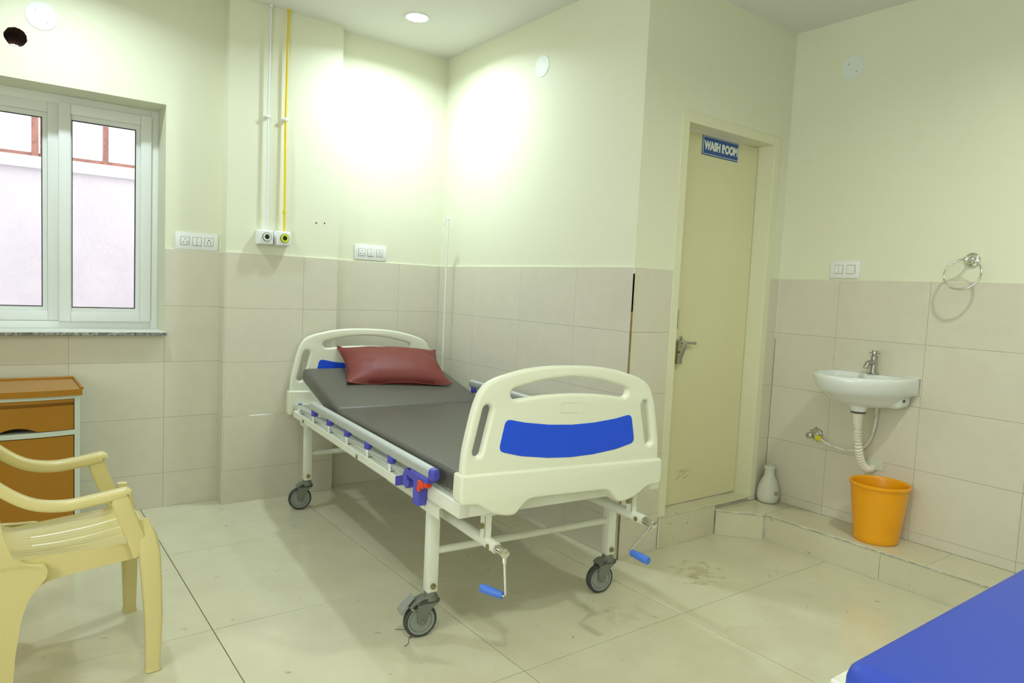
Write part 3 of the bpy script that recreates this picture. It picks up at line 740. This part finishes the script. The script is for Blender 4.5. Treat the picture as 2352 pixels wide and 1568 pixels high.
# ------------------------------------------------------------------ second bed / couch with blue mattress
cot = empty('examination_couch', (-.15, -3.86, 0), 0, 'white framed couch carrying a blue mattress, only its corner seen', 'couch')
bm = bmesh.new()
box(bm, -.83, .99, .430, .470, .44, .50, .004, 1); box(bm, -.83, .99, -.40, -.36, .44, .50, .004, 1); box(bm, -.872, -.8305, -.40, .470, .4402, .4998, .004, 1); box(bm, .9905, 1.03, -.4, .470, .4402, .4998, .004, 1)
finish(bm, 'frame', bedM, cot, smooth=30)
bm = bmesh.new(); box(bm, -.96, 1.005, -.38, .415, .486, .502, .002, 1); finish(bm, 'deck_panel', bedM, cot, smooth=30)
for (x, y) in ((-.85, .448), (-.85, -.37), (.70, .448), (.70, -.37)):
    bm = bmesh.new(); box(bm, x-.02, x+.02, y-.02, y+.02, 0, .445, .003, 1); finish(bm, 'leg', bedM, cot, smooth=30)
bm = bmesh.new(); box(bm, -.985, 1.005, -.36, .395, .0, .105, .035, 6)
for v in bm.verts:
    v.co.z += .004*noise.noise(Vector((v.co.x*3, v.co.y*3, 0)))
o = finish(bm, 'couch_mattress', blueR, smooth=60, loc=(-.15, -3.86, .5025)); tag(o, 'smooth blue vinyl mattress with rounded edges on the couch in the near right corner', 'mattress')

# ------------------------------------------------------------------ plastic chair facing +x
CH0 = Vector((-2.22, -1.45, 0))
chair = empty('plastic_armchair', CH0, 0, 'beige moulded plastic armchair in front of the orange locker', 'chair')
NY, FY = -1.695, -1.215          # near and far side planes
def cobj(bm, name, smooth=40):
    bmesh.ops.translate(bm, verts=bm.verts[:], vec=-CH0); return finish(bm, name, chairM, chair, smooth=smooth)
# seat
bm = bmesh.new(); nx, ny = 40, 66; g = {}
def seat_w(s): return lerp(.198, .211, min(1, s*1.35)), lerp(.165, .211, min(1, s*1.35))
def seat_z(s, t):      # s 0 back..1 front, t -1..1
    z = .396+.026*s-.018*math.sin(PI*min(1, s*1.15))*(1-t*t)
    z += (.020 if t < 0 else .006)*max(0, (abs(t)-.82)/.18)**2*(1-s)
    if s > .90: z -= .040*((s-.90)/.10)**2
    if s < .12: z += .03*((.12-s)/.12)**2
    if .16 < s < .86 and abs(t) < .78:
        k = (t+.78)/1.56*11; f = abs((k % 1)-.5)
        z -= .0035*max(0, 1-f/.13)*min(1, (s-.16)/.03, (.86-s)/.03)
    return z
for i in range(nx+1):
    s = i/nx; x = lerp(-2.425, -1.995, s)
    yc = (-1.66+-1.245)/2; wn, wfar = seat_w(s)
    for k in range(ny+1):
        t = -1+2*k/ny; xx = x+(.020*(1-t*t)*s if s > .5 else 0)
        g[i, k] = bm.verts.new((xx, yc+(wn if t < 0 else wfar)*t, seat_z(s, t)))
for i in range(nx):
    for k in range(ny): bm.faces.new((g[i, k], g[i+1, k], g[i+1, k+1], g[i, k+1]))
r = bmesh.ops.extrude_face_region(bm, geom=bm.faces[:]); vv = [e for e in r['geom'] if isinstance(e, bmesh.types.BMVert)]
bmesh.ops.translate(bm, verts=vv, vec=(0, 0, -.006)); cobj(bm, 'seat', 50)
# aprons
for y, name in ((-1.664, 'apron'), (-1.241, 'apron')):
    bm = bmesh.new()
    lf = .014 if y < -1.5 else 0
    top = [(-2.40, .398+lf), (-2.33, .401+lf), (-2.27, .404+lf*.8), (-2.2, .408+lf*.6), (-2.14, .411+lf*.4), (-2.08, .415), (-2.02, .418)]; bot = [(-2.02, .372), (-2.10, .366), (-2.25, .350), (-2.30, .340), (-2.335, .32), (-2.36, .29), (-2.40, .27)]
    prism(bm, top+bot, .006, Matrix(((1, 0, 0, 0), (0, 0, 1, -.003), (0, 1, 0, 0), (0, 0, 0, 1))))
    for v in bm.verts:
        wn, wfar = seat_w((v.co.x+2.425)/.43); v.co.y += -1.4525+(-wn if y < -1.5 else wfar)
    cobj(bm, name)
bm = bmesh.new(); box(bm, -2.006, -1.998, -1.655, -1.25, .345, .385, .003, 1); cobj(bm, 'apron')
# legs
def leg(path, ws, hs, name='leg'):
    bm = bmesh.new(); sweep(bm, [p for p in path], ws, hs, (1, 0, 0), rnd=.25); return cobj(bm, name)
for y, s in ((NY, -1), (FY, 1)):
    yy = y
    P = [(-2.046, y-s*.012, .50), (-2.036, y-s*.004, .44), (-2.030, y, .39), (-2.024, y+s*.002, .30), (-2.018, y+s*.004, .18), (-2.018, y+s*.0, .02), (-2.018, y+s*.002, .0)]
    leg(P, [.030, .052, .062, .058, .052, .042, .048], [.020, .036, .044, .046, .042, .036, .042])
    pts = [(-2.50, .0), (-2.392, .0), (-2.380, .16), (-2.366, .26), (-2.345, .325), (-2.30, .368), (-2.30, .399), (-2.33, .401), (-2.362, .410), (-2.386, .436), (-2.402, .49), (-2.416, .57), (-2.430, .64), (-2.52, .74), (-2.50, .40)]
    if s > 0: pts = pts[:7]+[(-2.37, .402), (-2.50, .402)]
    bm = bmesh.new(); prism(bm, rpoly(pts, .02, 3), .028, Matrix(((1, 0, 0, 0), (0, 0, 1, y-.014), (0, 1, 0, 0), (0, 0, 0, 1))))
    for v in bm.verts: v.co.y += s*.05*max(0, .42-v.co.z)-s*.030*max(0, min(1, (v.co.z-.33)/.08))*max(0, min(1, (v.co.x+2.42)/.05))
    cobj(bm, 'leg')
# arms
for y, s in ((NY, -1), (FY, 1)):
    bm = bmesh.new()
    dx, dz = (0, .005) if s < 0 else (-.012, .012)
    path = crom([(-2.515, y, .782+dz), (-2.47, y, .707+dz), (-2.415, y, .642+dz), (-2.34, y, .589+dz), (-2.26, y, .572+dz), (-2.18, y, .579+dz), (-2.104+dx, y, .590+dz), (-2.095+dx, y, .588+dz)], 6)
    sweep(bm, path, .046 if s < 0 else .058, .031 if s < 0 else .036, (0, 1, 0), rnd=.40)
    post = crom([(-2.118+dx, y, .592+dz), (-2.106+dx, y, .55), (-2.084+dx, y-s*.004, .49), (-2.064+dx*.6, y-s*.008, .43), (-2.052, y-s*.010, .39)], 5)
    sweep(bm, [Vector(p) for p in post], .042, [.046]*3+[.052]*(len(post)-3), (0, 1, 0), rnd=.2)
    cobj(bm, 'armrest', 40)
# backrest
bm = bmesh.new(); nx, ny = 24, 18; g = {}
for k in range(ny+1):
    t = k/ny; z = lerp(.405, .86, t); xb = -2.420-.14*t-.02*math.sin(PI*t)
    wd = lerp(.195, .235, min(1, t*1.5)) if t < .9 else lerp(.235, .20, (t-.9)/.1)
    for i in range(nx+1):
        s = -1+2*i/nx; g[i, k] = bm.verts.new((xb-.035*(1-s*s), -1.4525+wd*s, z))
for i in range(nx):
    for k in range(ny):
        sl = (i % 4 == 2) and 4 <= k <= 14
        if not sl: bm.faces.new((g[i, k], g[i+1, k], g[i+1, k+1], g[i, k+1]))
r = bmesh.ops.extrude_face_region(bm, geom=bm.faces[:]); vv = [e for e in r['geom'] if isinstance(e, bmesh.types.BMVert)]
bmesh.ops.translate(bm, verts=vv, vec=(-.006, 0, 0)); cobj(bm, 'backrest', 50)

# ------------------------------------------------------------------ bedside locker
LK = Vector((-2.345, -.215, 0))
lk = empty('bedside_locker', LK, 0, 'orange bedside locker with pale frame under the window', 'cabinet')
lx0, lx1 = -2.58, -2.108
def bow(x, d=.03): c = (lx0+lx1)/2; return -d*(1-((x-c)/((lx1-lx0)/2))**2)
def bowed(bm, x0, x1, yf, yb, z0, z1, d=.03, n=14):
    """box whose front face bows outward following the locker front"""
    xs = [lerp(x0, x1, i/n) for i in range(n+1)]
    pts = [(x, yf+bow(x, d)) for x in xs]+[(x1, yb), (x0, yb)]
    prism(bm, [(a-LK.x, b-LK.y) for a, b in pts], z1-z0, Matrix.Translation((0, 0, z0)))
YFR = -.392
bm = bmesh.new(); bowed(bm, lx0-.012, lx1+.008, YFR-.015, -.012, .708, .735)
# raised rim
xs_ = [lerp(lx0-.012, lx1+.008, i/14) for i in range(15)]
rim = [(x-LK.x, YFR-.015+bow(x)-LK.y+.004, .738) for x in xs_]+[(lx1+.004-LK.x, -.016-LK.y, .738), (lx0-.008-LK.x, -.016-LK.y, .738)]
rim = [(x, y, z) for x, y, z in rim]
tube(bm, rim[15:]+rim[:1], .0065, 8); tube(bm, [rim[14], rim[15]], .0065, 8)
finish(bm, 'locker_top', lockO, lk, smooth=40)
bm = bmesh.new()
for a, b in ((lx0, lx0+.022), (lx1-.022, lx1)): bowed(bm, a, b, YFR, -.02, .06, .708)
bowed(bm, lx0+.022, lx1-.022, YFR, -.30, .692, .708); bowed(bm, lx0+.022, lx1-.022, YFR, -.30, .526, .548); bowed(bm, lx0+.022, lx1-.022, YFR, -.30, .06, .085)
box(bm, lx0-LK.x, lx1-LK.x, -.03-LK.y, -.02-LK.y, .06, .70); finish(bm, 'body_frame', lockW, lk, smooth=40)
bm = bmesh.new(); bowed(bm, lx0+.025, lx1-.025, YFR+.003, -.3, .676, .690); bowed(bm, lx0+.025, lx1-.025, YFR+.022, -.3, .660, .676); 
# drawer front with finger cut-out: build as bowed strip with arch
nn = 30; zc = .5505
for i in range(nn):
    xa = lerp(lx0+.025, lx1-.025, i/nn); xb = lerp(lx0+.025, lx1-.025, (i+1)/nn)
    f = lambda x: zc+max(0, .022*(1-((x-(-2.345))/.075)**2))
    q = [(xa, f(xa)), (xb, f(xb)), (xb, .662), (xa, .662)]
    y0, y1 = YFR+.002, YFR+.03
    a = [bm.verts.new((x-LK.x, y0+bow(x)-LK.y, z)) for x, z in q]; b = [bm.verts.new((x-LK.x, y1+bow(x)-LK.y, z)) for x, z in q]
    bm.faces.new(a); bm.faces.new(b[::-1]); bm.faces.new((a[0], a[1], b[1], b[0])); bm.faces.new((a[3], a[2], b[2], b[3]))
bmesh.ops.remove_doubles(bm, verts=bm.verts[:], dist=1e-5)
finish(bm, 'drawer', lockO, lk, smooth=40)
bm = bmesh.new(); bowed(bm, lx0+.0255, lx1-.0255, YFR+.0025, YFR+.03, .088, .522); finish(bm, 'door', lockO, lk, smooth=40)
bm = bmesh.new(); box(bm, lx0+.023-LK.x, lx1-.023-LK.x, YFR+.032-LK.y, YFR+.034-LK.y, .09, .69); finish(bm, 'inner_shell', mat('locker_inside', (.06, .03, .005), .8), lk, smooth=0)
for x in (lx0+.03, lx1-.03):
    for y in (-.36, -.06):
        bm = bmesh.new(); cyl(bm, (x-.01-LK.x, y-LK.y, .026), (x+.01-LK.x, y-LK.y, .026), .026, 18, .003); box(bm, x-.014-LK.x, x+.014-LK.x, y-.012-LK.y, y+.012-LK.y, .045, .062, .002, 1); finish(bm, 'foot_caster', rubber, lk)

# ------------------------------------------------------------------ wall fittings
# local frame helpers: on -y wall: X=+x, Z out = -y ; on -x wall: X=-y , out = -x
def socket_plate(loc, face, w, h, label, mods, cat='switch plate'):
    t = bpy.data.objects.new('switch_plate', None); t.location = loc; t.rotation_euler = (0, 0, 0 if face == 'y' else -PI/2); link(t); tag(t, label, cat)
    bm = bmesh.new(); box(bm, -w/2, w/2, -.009, 0, 0, h, .0015, 2); finish(bm, 'cover_plate', whitep, t)
    n = len(mods); mw = .044
    span = w*.56 if n == 3 else w*.42
    for i, kd in enumerate(mods):
        cx = -span/2+span*i/(n-1); cz = h*.5
        bm = bmesh.new(); box(bm, cx-mw/2-.001, cx+mw/2+.001, -.0094, -.0088, cz-mw/2-.001, cz+mw/2+.001); finish(bm, 'module_gap', mat('module_shadow_gap', (.25, .25, .24), .6), t, smooth=0)
        if kd == 'rocker2':
            for s in (-1, 1):
                bm = bmesh.new(); box(bm, cx+(s-1)*mw/4+.0008, cx+(s+1)*mw/4-.0008, -.0125, -.0088, cz-mw/2+.001, cz+mw/2-.001, .001, 2); finish(bm, 'rocker', whitep, t)
        elif kd == 'rocker1':
            bm = bmesh.new(); box(bm, cx-mw/2+.001, cx+mw/2-.001, -.0125, -.0088, cz-mw/2+.001, cz+mw/2-.001, .001, 2); finish(bm, 'rocker', whitep, t)
        else:
            bm = bmesh.new(); box(bm, cx-mw/2+.001, cx+mw/2-.001, -.0115, -.0088, cz-mw/2+.001, cz+mw/2-.001, .001, 2); so = finish(bm, 'socket', whitep, t)
            pts = [(0, .011), (-.010, -.007), (.010, -.007)] if kd == 'socket3' else [(0, .010), (-.008, .0), (.008, .0), (-.008, -.011), (.008, -.011)]
            c = mat('socket_slot', (.38, .38, .37), .6) if kd == 'socket3' else gap
            bm = bmesh.new()
            for q, (a, b) in enumerate(pts):
                rr_ = .0036 if q == 0 else .0026
                cyl(bm, (cx+a, -.0118, cz+b), (cx+a, -.0112, cz+b), rr_, 10)
                if kd == 'socket3' and q: box(bm, cx+a-.0016, cx+a+.0016, -.0118, -.0112, cz+b-.004, cz+b+.004)
            finish(bm, 'pin_hole', c, so, smooth=0)
    return t
socket_plate((-1.526, YW, 1.4135), 'y', .218, .092, 'white switch and socket plate between the window and the pillar', ['socket3', 'rocker2', 'socket5'])
socket_plate((-.513, 0, 1.4205), 'y', .218, .092, 'white switch and socket plate on the wall behind the bed head', ['socket3', 'rocker2', 'socket5'])
socket_plate((LD, -2.171, 1.4215), 'x', .158, .090, 'white two-switch plate above the wash basin', ['rocker2', 'rocker1'])

def disc(loc, face, r, label):
    t = bpy.data.objects.new('blank_cover', None); t.location = loc; t.rotation_euler = (0, 0, 0 if face == 'y' else -PI/2); link(t); tag(t, label, 'cover plate')
    bm = bmesh.new(); lathe(bm, [(0, .003), (r*.97, .003), (r, .001), (r, 0)], (0, 0, 0), 40, (0, -1, 0)); finish(bm, 'cover_disc', mat('cover_white', (.78, .84, .78), .45), t)
    for s in (-1, 1):
        bm = bmesh.new(); lathe(bm, [(0, .0045), (.0025, .0043), (.004, .003)], (s*r*.36, 0, -s*r*.36), 12, (0, -1, 0)); finish(bm, 'screw', steel, t)
disc((-2.231, YW, 2.474), 'y', .066, 'round white cover disc above the window beside the drilled hole')
disc((-.552, 0, 2.499), 'y', .055, 'round white cover disc high above the bed head, near the pillar')
disc((0, -1.012, 2.505), 'x', .060, 'round white cover disc high on the wall beside the bed')
disc((LD, -2.122, 2.514), 'x', .062, 'round pale cover disc high above the wash basin')
for (x, z) in ((-.896, 1.615), (-.845, 1.618)):
    bm = bmesh.new(); cyl(bm, (0, 0, 0), (0, -.002, 0), .0042, 10); o = finish(bm, 'wall_plug', gap, loc=(x, YP, z)); tag(o, ('left' if x < -.87 else 'right')+' one of two dark screw plugs beside the gas outlets', 'wall plug')

# gas outlets and pipes
def gas(x, z, ringm, label, pipex, pipem, plabel, kink):
    t = empty('gas_outlet', (x, YP, z), 0, label, 'gas outlet')
    w = .0405; h = .0405; d = .062
    bm = bmesh.new(); box(bm, -w-.001, w+.001, -d*.55, 0, -h-.001, h+.001, .004, 3); box(bm, -w+.001, w-.001, -d, -.01, -h+.001, h-.001, .006, 3); finish(bm, 'outlet_box', whitep, t, smooth=40)
    bm = bmesh.new(); lathe(bm, [(.0245, d-.001), (.0245, d+.005), (.0225, d+.0055), (.0225, d-.001)], (0.004, 0, .002), 36, (0, -1, 0)); lathe(bm, [(0, d+.0075), (.011, d+.0075), (.013, d+.006), (.013, d)], (0.004, 0, .002), 30, (0, -1, 0)); box(bm, .002, .006, -d-.0074, -d, .013, .0165); finish(bm, 'black_socket', blackM, t)
    bm = bmesh.new(); lathe(bm, [(.0225, d+.004), (.0225, d+.0066), (.0132, d+.0066), (.0132, d+.004)], (0.004, 0, .002), 36, (0, -1, 0)); finish(bm, 'label_ring', ringm, t)
    p = empty('gas_pipe', (pipex, YP, z+.03), 0, plabel, 'pipe')
    top = H-(z+.03)
    bm = bmesh.new(); tube(bm, crom([(0, -.024, 0), (kink*.2, -.022, .3), (kink, -.020, .62), (kink*.7, -.022, .9), (0, -.022, top)], 6), .0058, 12); finish(bm, 'pipe_run', pipem, p)
    for zz in (1.655, 2.172):
        k = kink*(.2 if zz < 2 else 1)
        cm = pipem if zz < 2 else whitep
        bm = bmesh.new(); lathe(bm, [(.006, -.010), (.0085, -.009), (.0085, .009), (.006, .010)], (k, -.022, zz-(z+.03)), 14); finish(bm, 'coupling' if zz < 2 else 'pipe_clip', cm, p)
        if zz > 2:
            bm = bmesh.new(); box(bm, k-.013, k+.013, -.030, -.001, zz-(z+.03)-.006, zz-(z+.03)+.006, .002, 2); finish(bm, 'clip_base', whitep, p)
    bm = bmesh.new(); tube(bm, [(0, -.022, top-.012), (0, -.022, top)], .010, 12); finish(bm, 'ceiling_collar', pipem, p)
gas(-1.2035, 1.505, mat('outlet_ring_white', (.70, .78, .68), .4), 'white wall gas outlet with a white ring, left of the pair', -1.190, ironM, 'slim white gas pipe from the ceiling to the left outlet', -.004)
gas(-1.1045, 1.505, stain, 'white wall gas outlet with a yellow ring, right of the pair', -1.092, yellowM, 'slim yellow gas pipe from the ceiling to the right outlet', -.004)

# towel ring
tr_ = empty('towel_ring', (LD, -2.765, 1.512), 0, 'chrome towel ring on the wall right of the wash basin', 'towel ring')
bm = bmesh.new(); lathe(bm, [(0, .022), (.010, .022), (.014, .020), (.020, .012), (.030, .010), (.034, .006), (.035, 0)], (0, 0, 0), 36, (-1, 0, 0)); finish(bm, 'wall_rose', chrome, tr_)
bm = bmesh.new(); tube(bm, [(-.015, 0, 0), (-.070, 0, 0)], [.009, .007], 16); lathe(bm, [(0, -.0135), (.009, -.010), (.0135, 0), (.009, .010), (0, .0135)], (-.076, 0, 0), 20, (-1, 0, 0)); finish(bm, 'arm', chrome, tr_)
bm = bmesh.new(); Rr = .074; tube(bm, [(-.076-.022*(1-math.cos(a)), Rr*math.sin(a)*1.02, -.0-Rr*(1-math.cos(a))*.93) for a in [2*PI*i/64 for i in range(64)]], .0052, 12, closed=True); finish(bm, 'ring', chrome, tr_)
for s in (-1, 1):
    bm = bmesh.new(); cyl(bm, (-.009, 0, s*.027), (-.012, 0, s*.027), .0035, 10); finish(bm, 'screw', brass, tr_)

# ------------------------------------------------------------------ wash basin
BS = Vector((LD-.0085, -2.388, .94))
basin = empty('wash_basin', BS, 0, 'white ceramic wall-hung wash basin', 'sink')
NR = 72
def dsh(hw, dep, back, k=2.3, cx=0):
    """closed plan outline: wall at x=cx+back, front at x=-dep"""
    out = []
    for i in range(NR):
        a = 2*PI*i/NR; c, s = math.cos(a), math.sin(a)
        y = hw*math.copysign(abs(s)**(2/k), s)
        x = (-dep if c < 0 else back)*abs(c)**(2/(k if c < 0 else 14))
        if c >= 0: y = hw*math.copysign(min(1, abs(s)**(2/14)), s)
        out.append((cx+x, y))
    return out
bm = bmesh.new()
def put(P, z): return [bm.verts.new((x, y, z)) for x, y in P]
def outer(s, z, fx=1):      # shrink about the wall centre
    P = dsh(.208, .30, .115, 2.15, -.115); q = []
    for x, y in P:
        w = max(0, min(1, (x+.11)/.07)) if z > -.085 else 0
        q.append((x*s, y*lerp(s, 1, w)))
    return put(q, z)
R = []
R.append(put([(x*1.0, y) for x, y in dsh(.168, .165, .13, 2.4, -.225)], .002))     # inner lip
R.append(put(dsh(.190, .275, .105, 2.2, -.120), .004))
R.append(outer(1.0, .0)); R.append(outer(1.012, -.008)); R.append(outer(1.0, -.030)); R.append(outer(.965, -.060)); R.append(outer(.925, -.080)); R.append(outer(.88, -.0875)); R.append(outer(.79, -.115)); R.append(outer(.66, -.137)); R.append(outer(.55, -.150)); R.append(outer(.46, -.156))
for a, b in zip(R, R[1:]): ring_faces(bm, a, b)
bm.faces.new(R[-1])
I = [R[0]]
for s, z, cx in ((.985, -.006, -.225), (.95, -.03, -.223), (.86, -.07, -.220), (.68, -.105, -.215), (.42, -.125, -.210), (.12, -.132, -.207)):
    I.append(put([(cx+(x+.225)*s, y*s) for x, y in dsh(.168, .165, .13, 2.4, -.225)], z))
for a, b in zip(I, I[1:]): ring_faces(bm, a, b)
bm.faces.new(I[-1])
finish(bm, 'bowl', ceram, basin, smooth=60)
bm = bmesh.new(); box(bm, -.135, 0, -.175, .165, -.150, -.02, .03, 4); finish(bm, 'wall_mount_body', ceram, basin, smooth=50)
bm = bmesh.new(); lathe(bm, [(.045, .02), (.040, 0), (.036, -.018), (.034, -.026), (0, -.026)], (-.19, -.012, -.152), 30); finish(bm, 'drain_neck', ceram, basin)
bm = bmesh.new(); lathe(bm, [(.0, .004), (.020, .004), (.024, .001), (.012, .0)], (-.207, 0, -.131), 24); finish(bm, 'drain_grate', chrome, basin)
bm = bmesh.new(); box(bm, -.105, -.068, -.1765, -.1750, -.128, -.088); bmesh.ops.translate(bm, verts=bm.verts[:], vec=(0, 0, .005)); st = finish(bm, 'sticker', signW, basin, smooth=0)
bm = bmesh.new()
for i, w in enumerate((.0015, .003, .0012, .002, .003, .001)): box(bm, -.101+.0045*i, -.101+.0045*i+w, -.1772, -.1764, -.116, -.102)
box(bm, -.086, -.072, -.1772, -.1764, -.094, -.090); finish(bm, 'sticker_print', gap, st, smooth=0)
bm = bmesh.new()
for i in range(9): box(bm, -.0935, -.0928, -.0+.0035*i-.012, .0025+.0035*i-.012, -.0195, -.0165+.001*(i % 2))
finish(bm, 'maker_mark', mat('mark_grey', (.12, .13, .13), .5), basin, smooth=0)
# sealant along the wall
bm = bmesh.new(); tube(bm, [(-.002, .205, .002), (-.002, -.209, .002), (-.002, -.209, -.08)], .003, 8); finish(bm, 'sealant_bead', barM, basin)
# tap
tap = empty('basin_tap', BS+Vector((-.072, -.010, .005)), 0, 'grey metal pillar tap on the wash basin', 'tap')
tg = mat('tap_metal', (.42, .42, .38), .28, metal=.9)
bm = bmesh.new(); lathe(bm, [(.0, .003), (.030, .003), (.032, .0)], n=30); finish(bm, 'base_flange', tg, tap)
bm = bmesh.new(); lathe(bm, [(.0165, .0), (.0155, .062), (.014, .064), (.014, .067), (.016, .069), (.016, .088), (.011, .092), (.011, .097), (.0, .097)], n=26); finish(bm, 'tap_body', tg, tap)
bm = bmesh.new(); tube(bm, crom([(0, 0, .050), (-.030, .004, .056), (-.048, .006, .052), (-.058, .007, .038), (-.061, .007, .028)], 5), [.012]*14+[.0135]*7, 16); finish(bm, 'spout', tg, tap)
bm = bmesh.new(); lathe(bm, [(0, .095), (.012, .095), (.013, .099), (.013, .112), (.011, .116), (0, .116)], n=20)
for a in range(4): tube(bm, [(0, 0, .105), (.024*math.cos(a*PI/2+.4), .024*math.sin(a*PI/2+.4), .105)], [.0045, .0055], 10)
finish(bm, 'cross_handle', tg, tap)
# waste pipe
wp = empty('waste_pipe', BS+Vector((-.19, -.012, -.178)), 0, 'white corrugated waste pipe under the wash basin', 'pipe')
bm = bmesh.new(); lathe(bm, [(.0, .003), (.034, .003), (.036, -.001), (.034, -.007), (.026, -.008), (0, -.008)], n=30); finish(bm, 'black_washer', mat('washer', (.10, .09, .07), .4), wp)
path = crom([(0, 0, -.008), (.002, 0, -.05), (.0125, 0, -.089), (.0325, .008, -.136), (.0575, .012, -.194), (.0825, .014, -.242), (.1125, .010, -.284), (.1425, .005, -.306), (.172, -.003, -.307), (.190, -.005, -.301)], 26)
rad = []
for i, p in enumerate(path):
    t = i/len(path)
    if t < .22: rad.append(lerp(.0265, .0165, t/.22))
    else: rad.append(.0168+.0034*math.sin(i*2*PI/8.0))
P2 = []; 
bm = bmesh.new(); tube(bm, path, rad, 20); finish(bm, 'corrugated_hose', corrM, wp)
wpz = BS+Vector((-.19, -.012, -.178))
bm = bmesh.new(); box(bm, LD-.012-wpz.x, LD-.008-wpz.x, -2.455-wpz.y, -2.375-wpz.y, .452-wpz.z, .512-wpz.z, .001, 1); finish(bm, 'wall_patch', mat('patch_plaster', (.66, .70, .58), .7), wp, smooth=0)
# angle valve with supply hose
vl = empty('angle_valve', (LD-TT, -2.090, .571), 0, 'chrome angle valve with wall flange below the basin', 'valve')
bm = bmesh.new(); lathe(bm, [(0, .010), (.022, .010), (.030, .007), (.034, .001), (.034, 0)], (0, 0, 0), 32, (-1, 0, 0)); finish(bm, 'wall_flange', steel, vl)
bm = bmesh.new()
for a in range(6): 
    b_ = a*PI/3+.4; tube(bm, [(-.004, .033*math.cos(b_), .033*math.sin(b_)), (-.004, .043*math.cos(b_), .043*math.sin(b_))], .0025, 6)
finish(bm, 'flange_tab', steel, vl)
bm = bmesh.new(); tube(bm, [(-.005, 0, 0), (-.055, 0, 0)], .011, 18); tube(bm, [(-.045, 0, 0), (-.045, -.030, -.006)], .009, 14); finish(bm, 'valve_body', chrome, vl)
bm = bmesh.new(); tube(bm, [(-.052, 0, 0), (-.056, 0, 0), (-.080, .002, 0), (-.084, .002, 0)], [.012, .017, .0165, .012], 18); finish(bm, 'valve_knob', steel, vl)
hs = empty('supply_hose', (LD-.055, -2.120, .562), 0, 'white braided supply hose from the valve up to the basin', 'hose')
bm = bmesh.new(); tube(bm, [(0, .004, .002), (0, -.022, -.004)], .0145, 8); finish(bm, 'yellow_nut', yellP, hs)
pth = crom([(0, -.020, -.004), (.004, -.060, -.022), (.012, -.115, -.034), (.020, -.18, -.034), (.026, -.235, -.010), (.030, -.27, .05), (.030, -.285, .13), (.026, -.288, .21)], 10)
bm = bmesh.new(); tube(bm, pth, .0078, 14); finish(bm, 'hose_tube', mat('hose_white', (.76, .76, .66), .4), hs)
bm = bmesh.new(); hp = []
for i, p in enumerate(pth[4:]):
    d = (pth[min(i+5, len(pth)-1)]-pth[i+3]).normalized(); X, Y = basis(d); a = i*.55; hp.append(p+.0078*(math.cos(a)*X+math.sin(a)*Y))
tube(bm, hp, .0011, 5); finish(bm, 'spiral_stripe', mat('stripe_dark', (.30, .26, .22), .5), hs)

# bucket and bottle on the step
bk = empty('bucket', (1.042, -2.508, .1415), 0, 'orange plastic bucket standing under the wash basin', 'bucket')
bm = bmesh.new()
lathe(bm, [(0, .004), (.092, .004), (.097, .0), (.101, .004), (.1025, .02), (.130, .268), (.135, .270), (.1375, .276), (.137, .284), (.132, .287), (.127, .284), (.125, .272), (.0985, .022), (.094, .008), (0, .008)], n=64); finish(bm, 'tub', bucketM, bk, smooth=50)
bt = empty('urinal_bottle', (1.118, -1.862, .1415), 0, 'milky white plastic urine bottle in the corner on the raised step', 'bottle')
bm = bmesh.new(); lathe(bm, [(0, .003), (.046, .001), (.053, .006), (.0575, .02), (.0605, .045), (.0595, .068), (.054, .095), (.044, .122), (.034, .142), (.0285, .155), (.0270, .165), (.0265, .188), (.0268, .192), (.030, .195), (.031, .201), (.029, .208), (.025, .209), (.023, .205), (.023, .16)], n=48); finish(bm, 'bottle_body', bottM, bt, smooth=50)
bm = bmesh.new()
for i in range(5):
    a0 = -1.72
    for k in range(5):
        pass
pts = [(a, z) for a in [-2.02+.09*i for i in range(6)] for z in (.052, .074)]
vs = [bm.verts.new((.0612*math.cos(a), .0612*math.sin(a), z)) for a, z in pts]
for i in range(5): bm.faces.new((vs[2*i], vs[2*i+2], vs[2*i+3], vs[2*i+1]))
finish(bm, 'sticker', mat('bottle_sticker', (.55, .58, .50), .5, col2=(.15, .16, .14), vscale=220), bt, smooth=0)

# strand of dark hair caught at the near caster
bm = bmesh.new(); tube(bm, crom([(-1.160, -1.925, .0016), (-1.195, -1.930, .0016), (-1.222, -1.950, .0016), (-1.240, -1.980, .0016), (-1.262, -1.992, .0016)], 5), .0012, 5); tube(bm, crom([(-1.185, -1.900, .0016), (-1.215, -1.875, .0016), (-1.235, -1.865, .0016)], 5), .001, 5)
o = finish(bm, 'hair_strand', mat('hair_dark', (.12, .09, .05), .6)); tag(o, 'thin dark strand of hair on the floor under the braked caster', 'hair', kind='stuff')
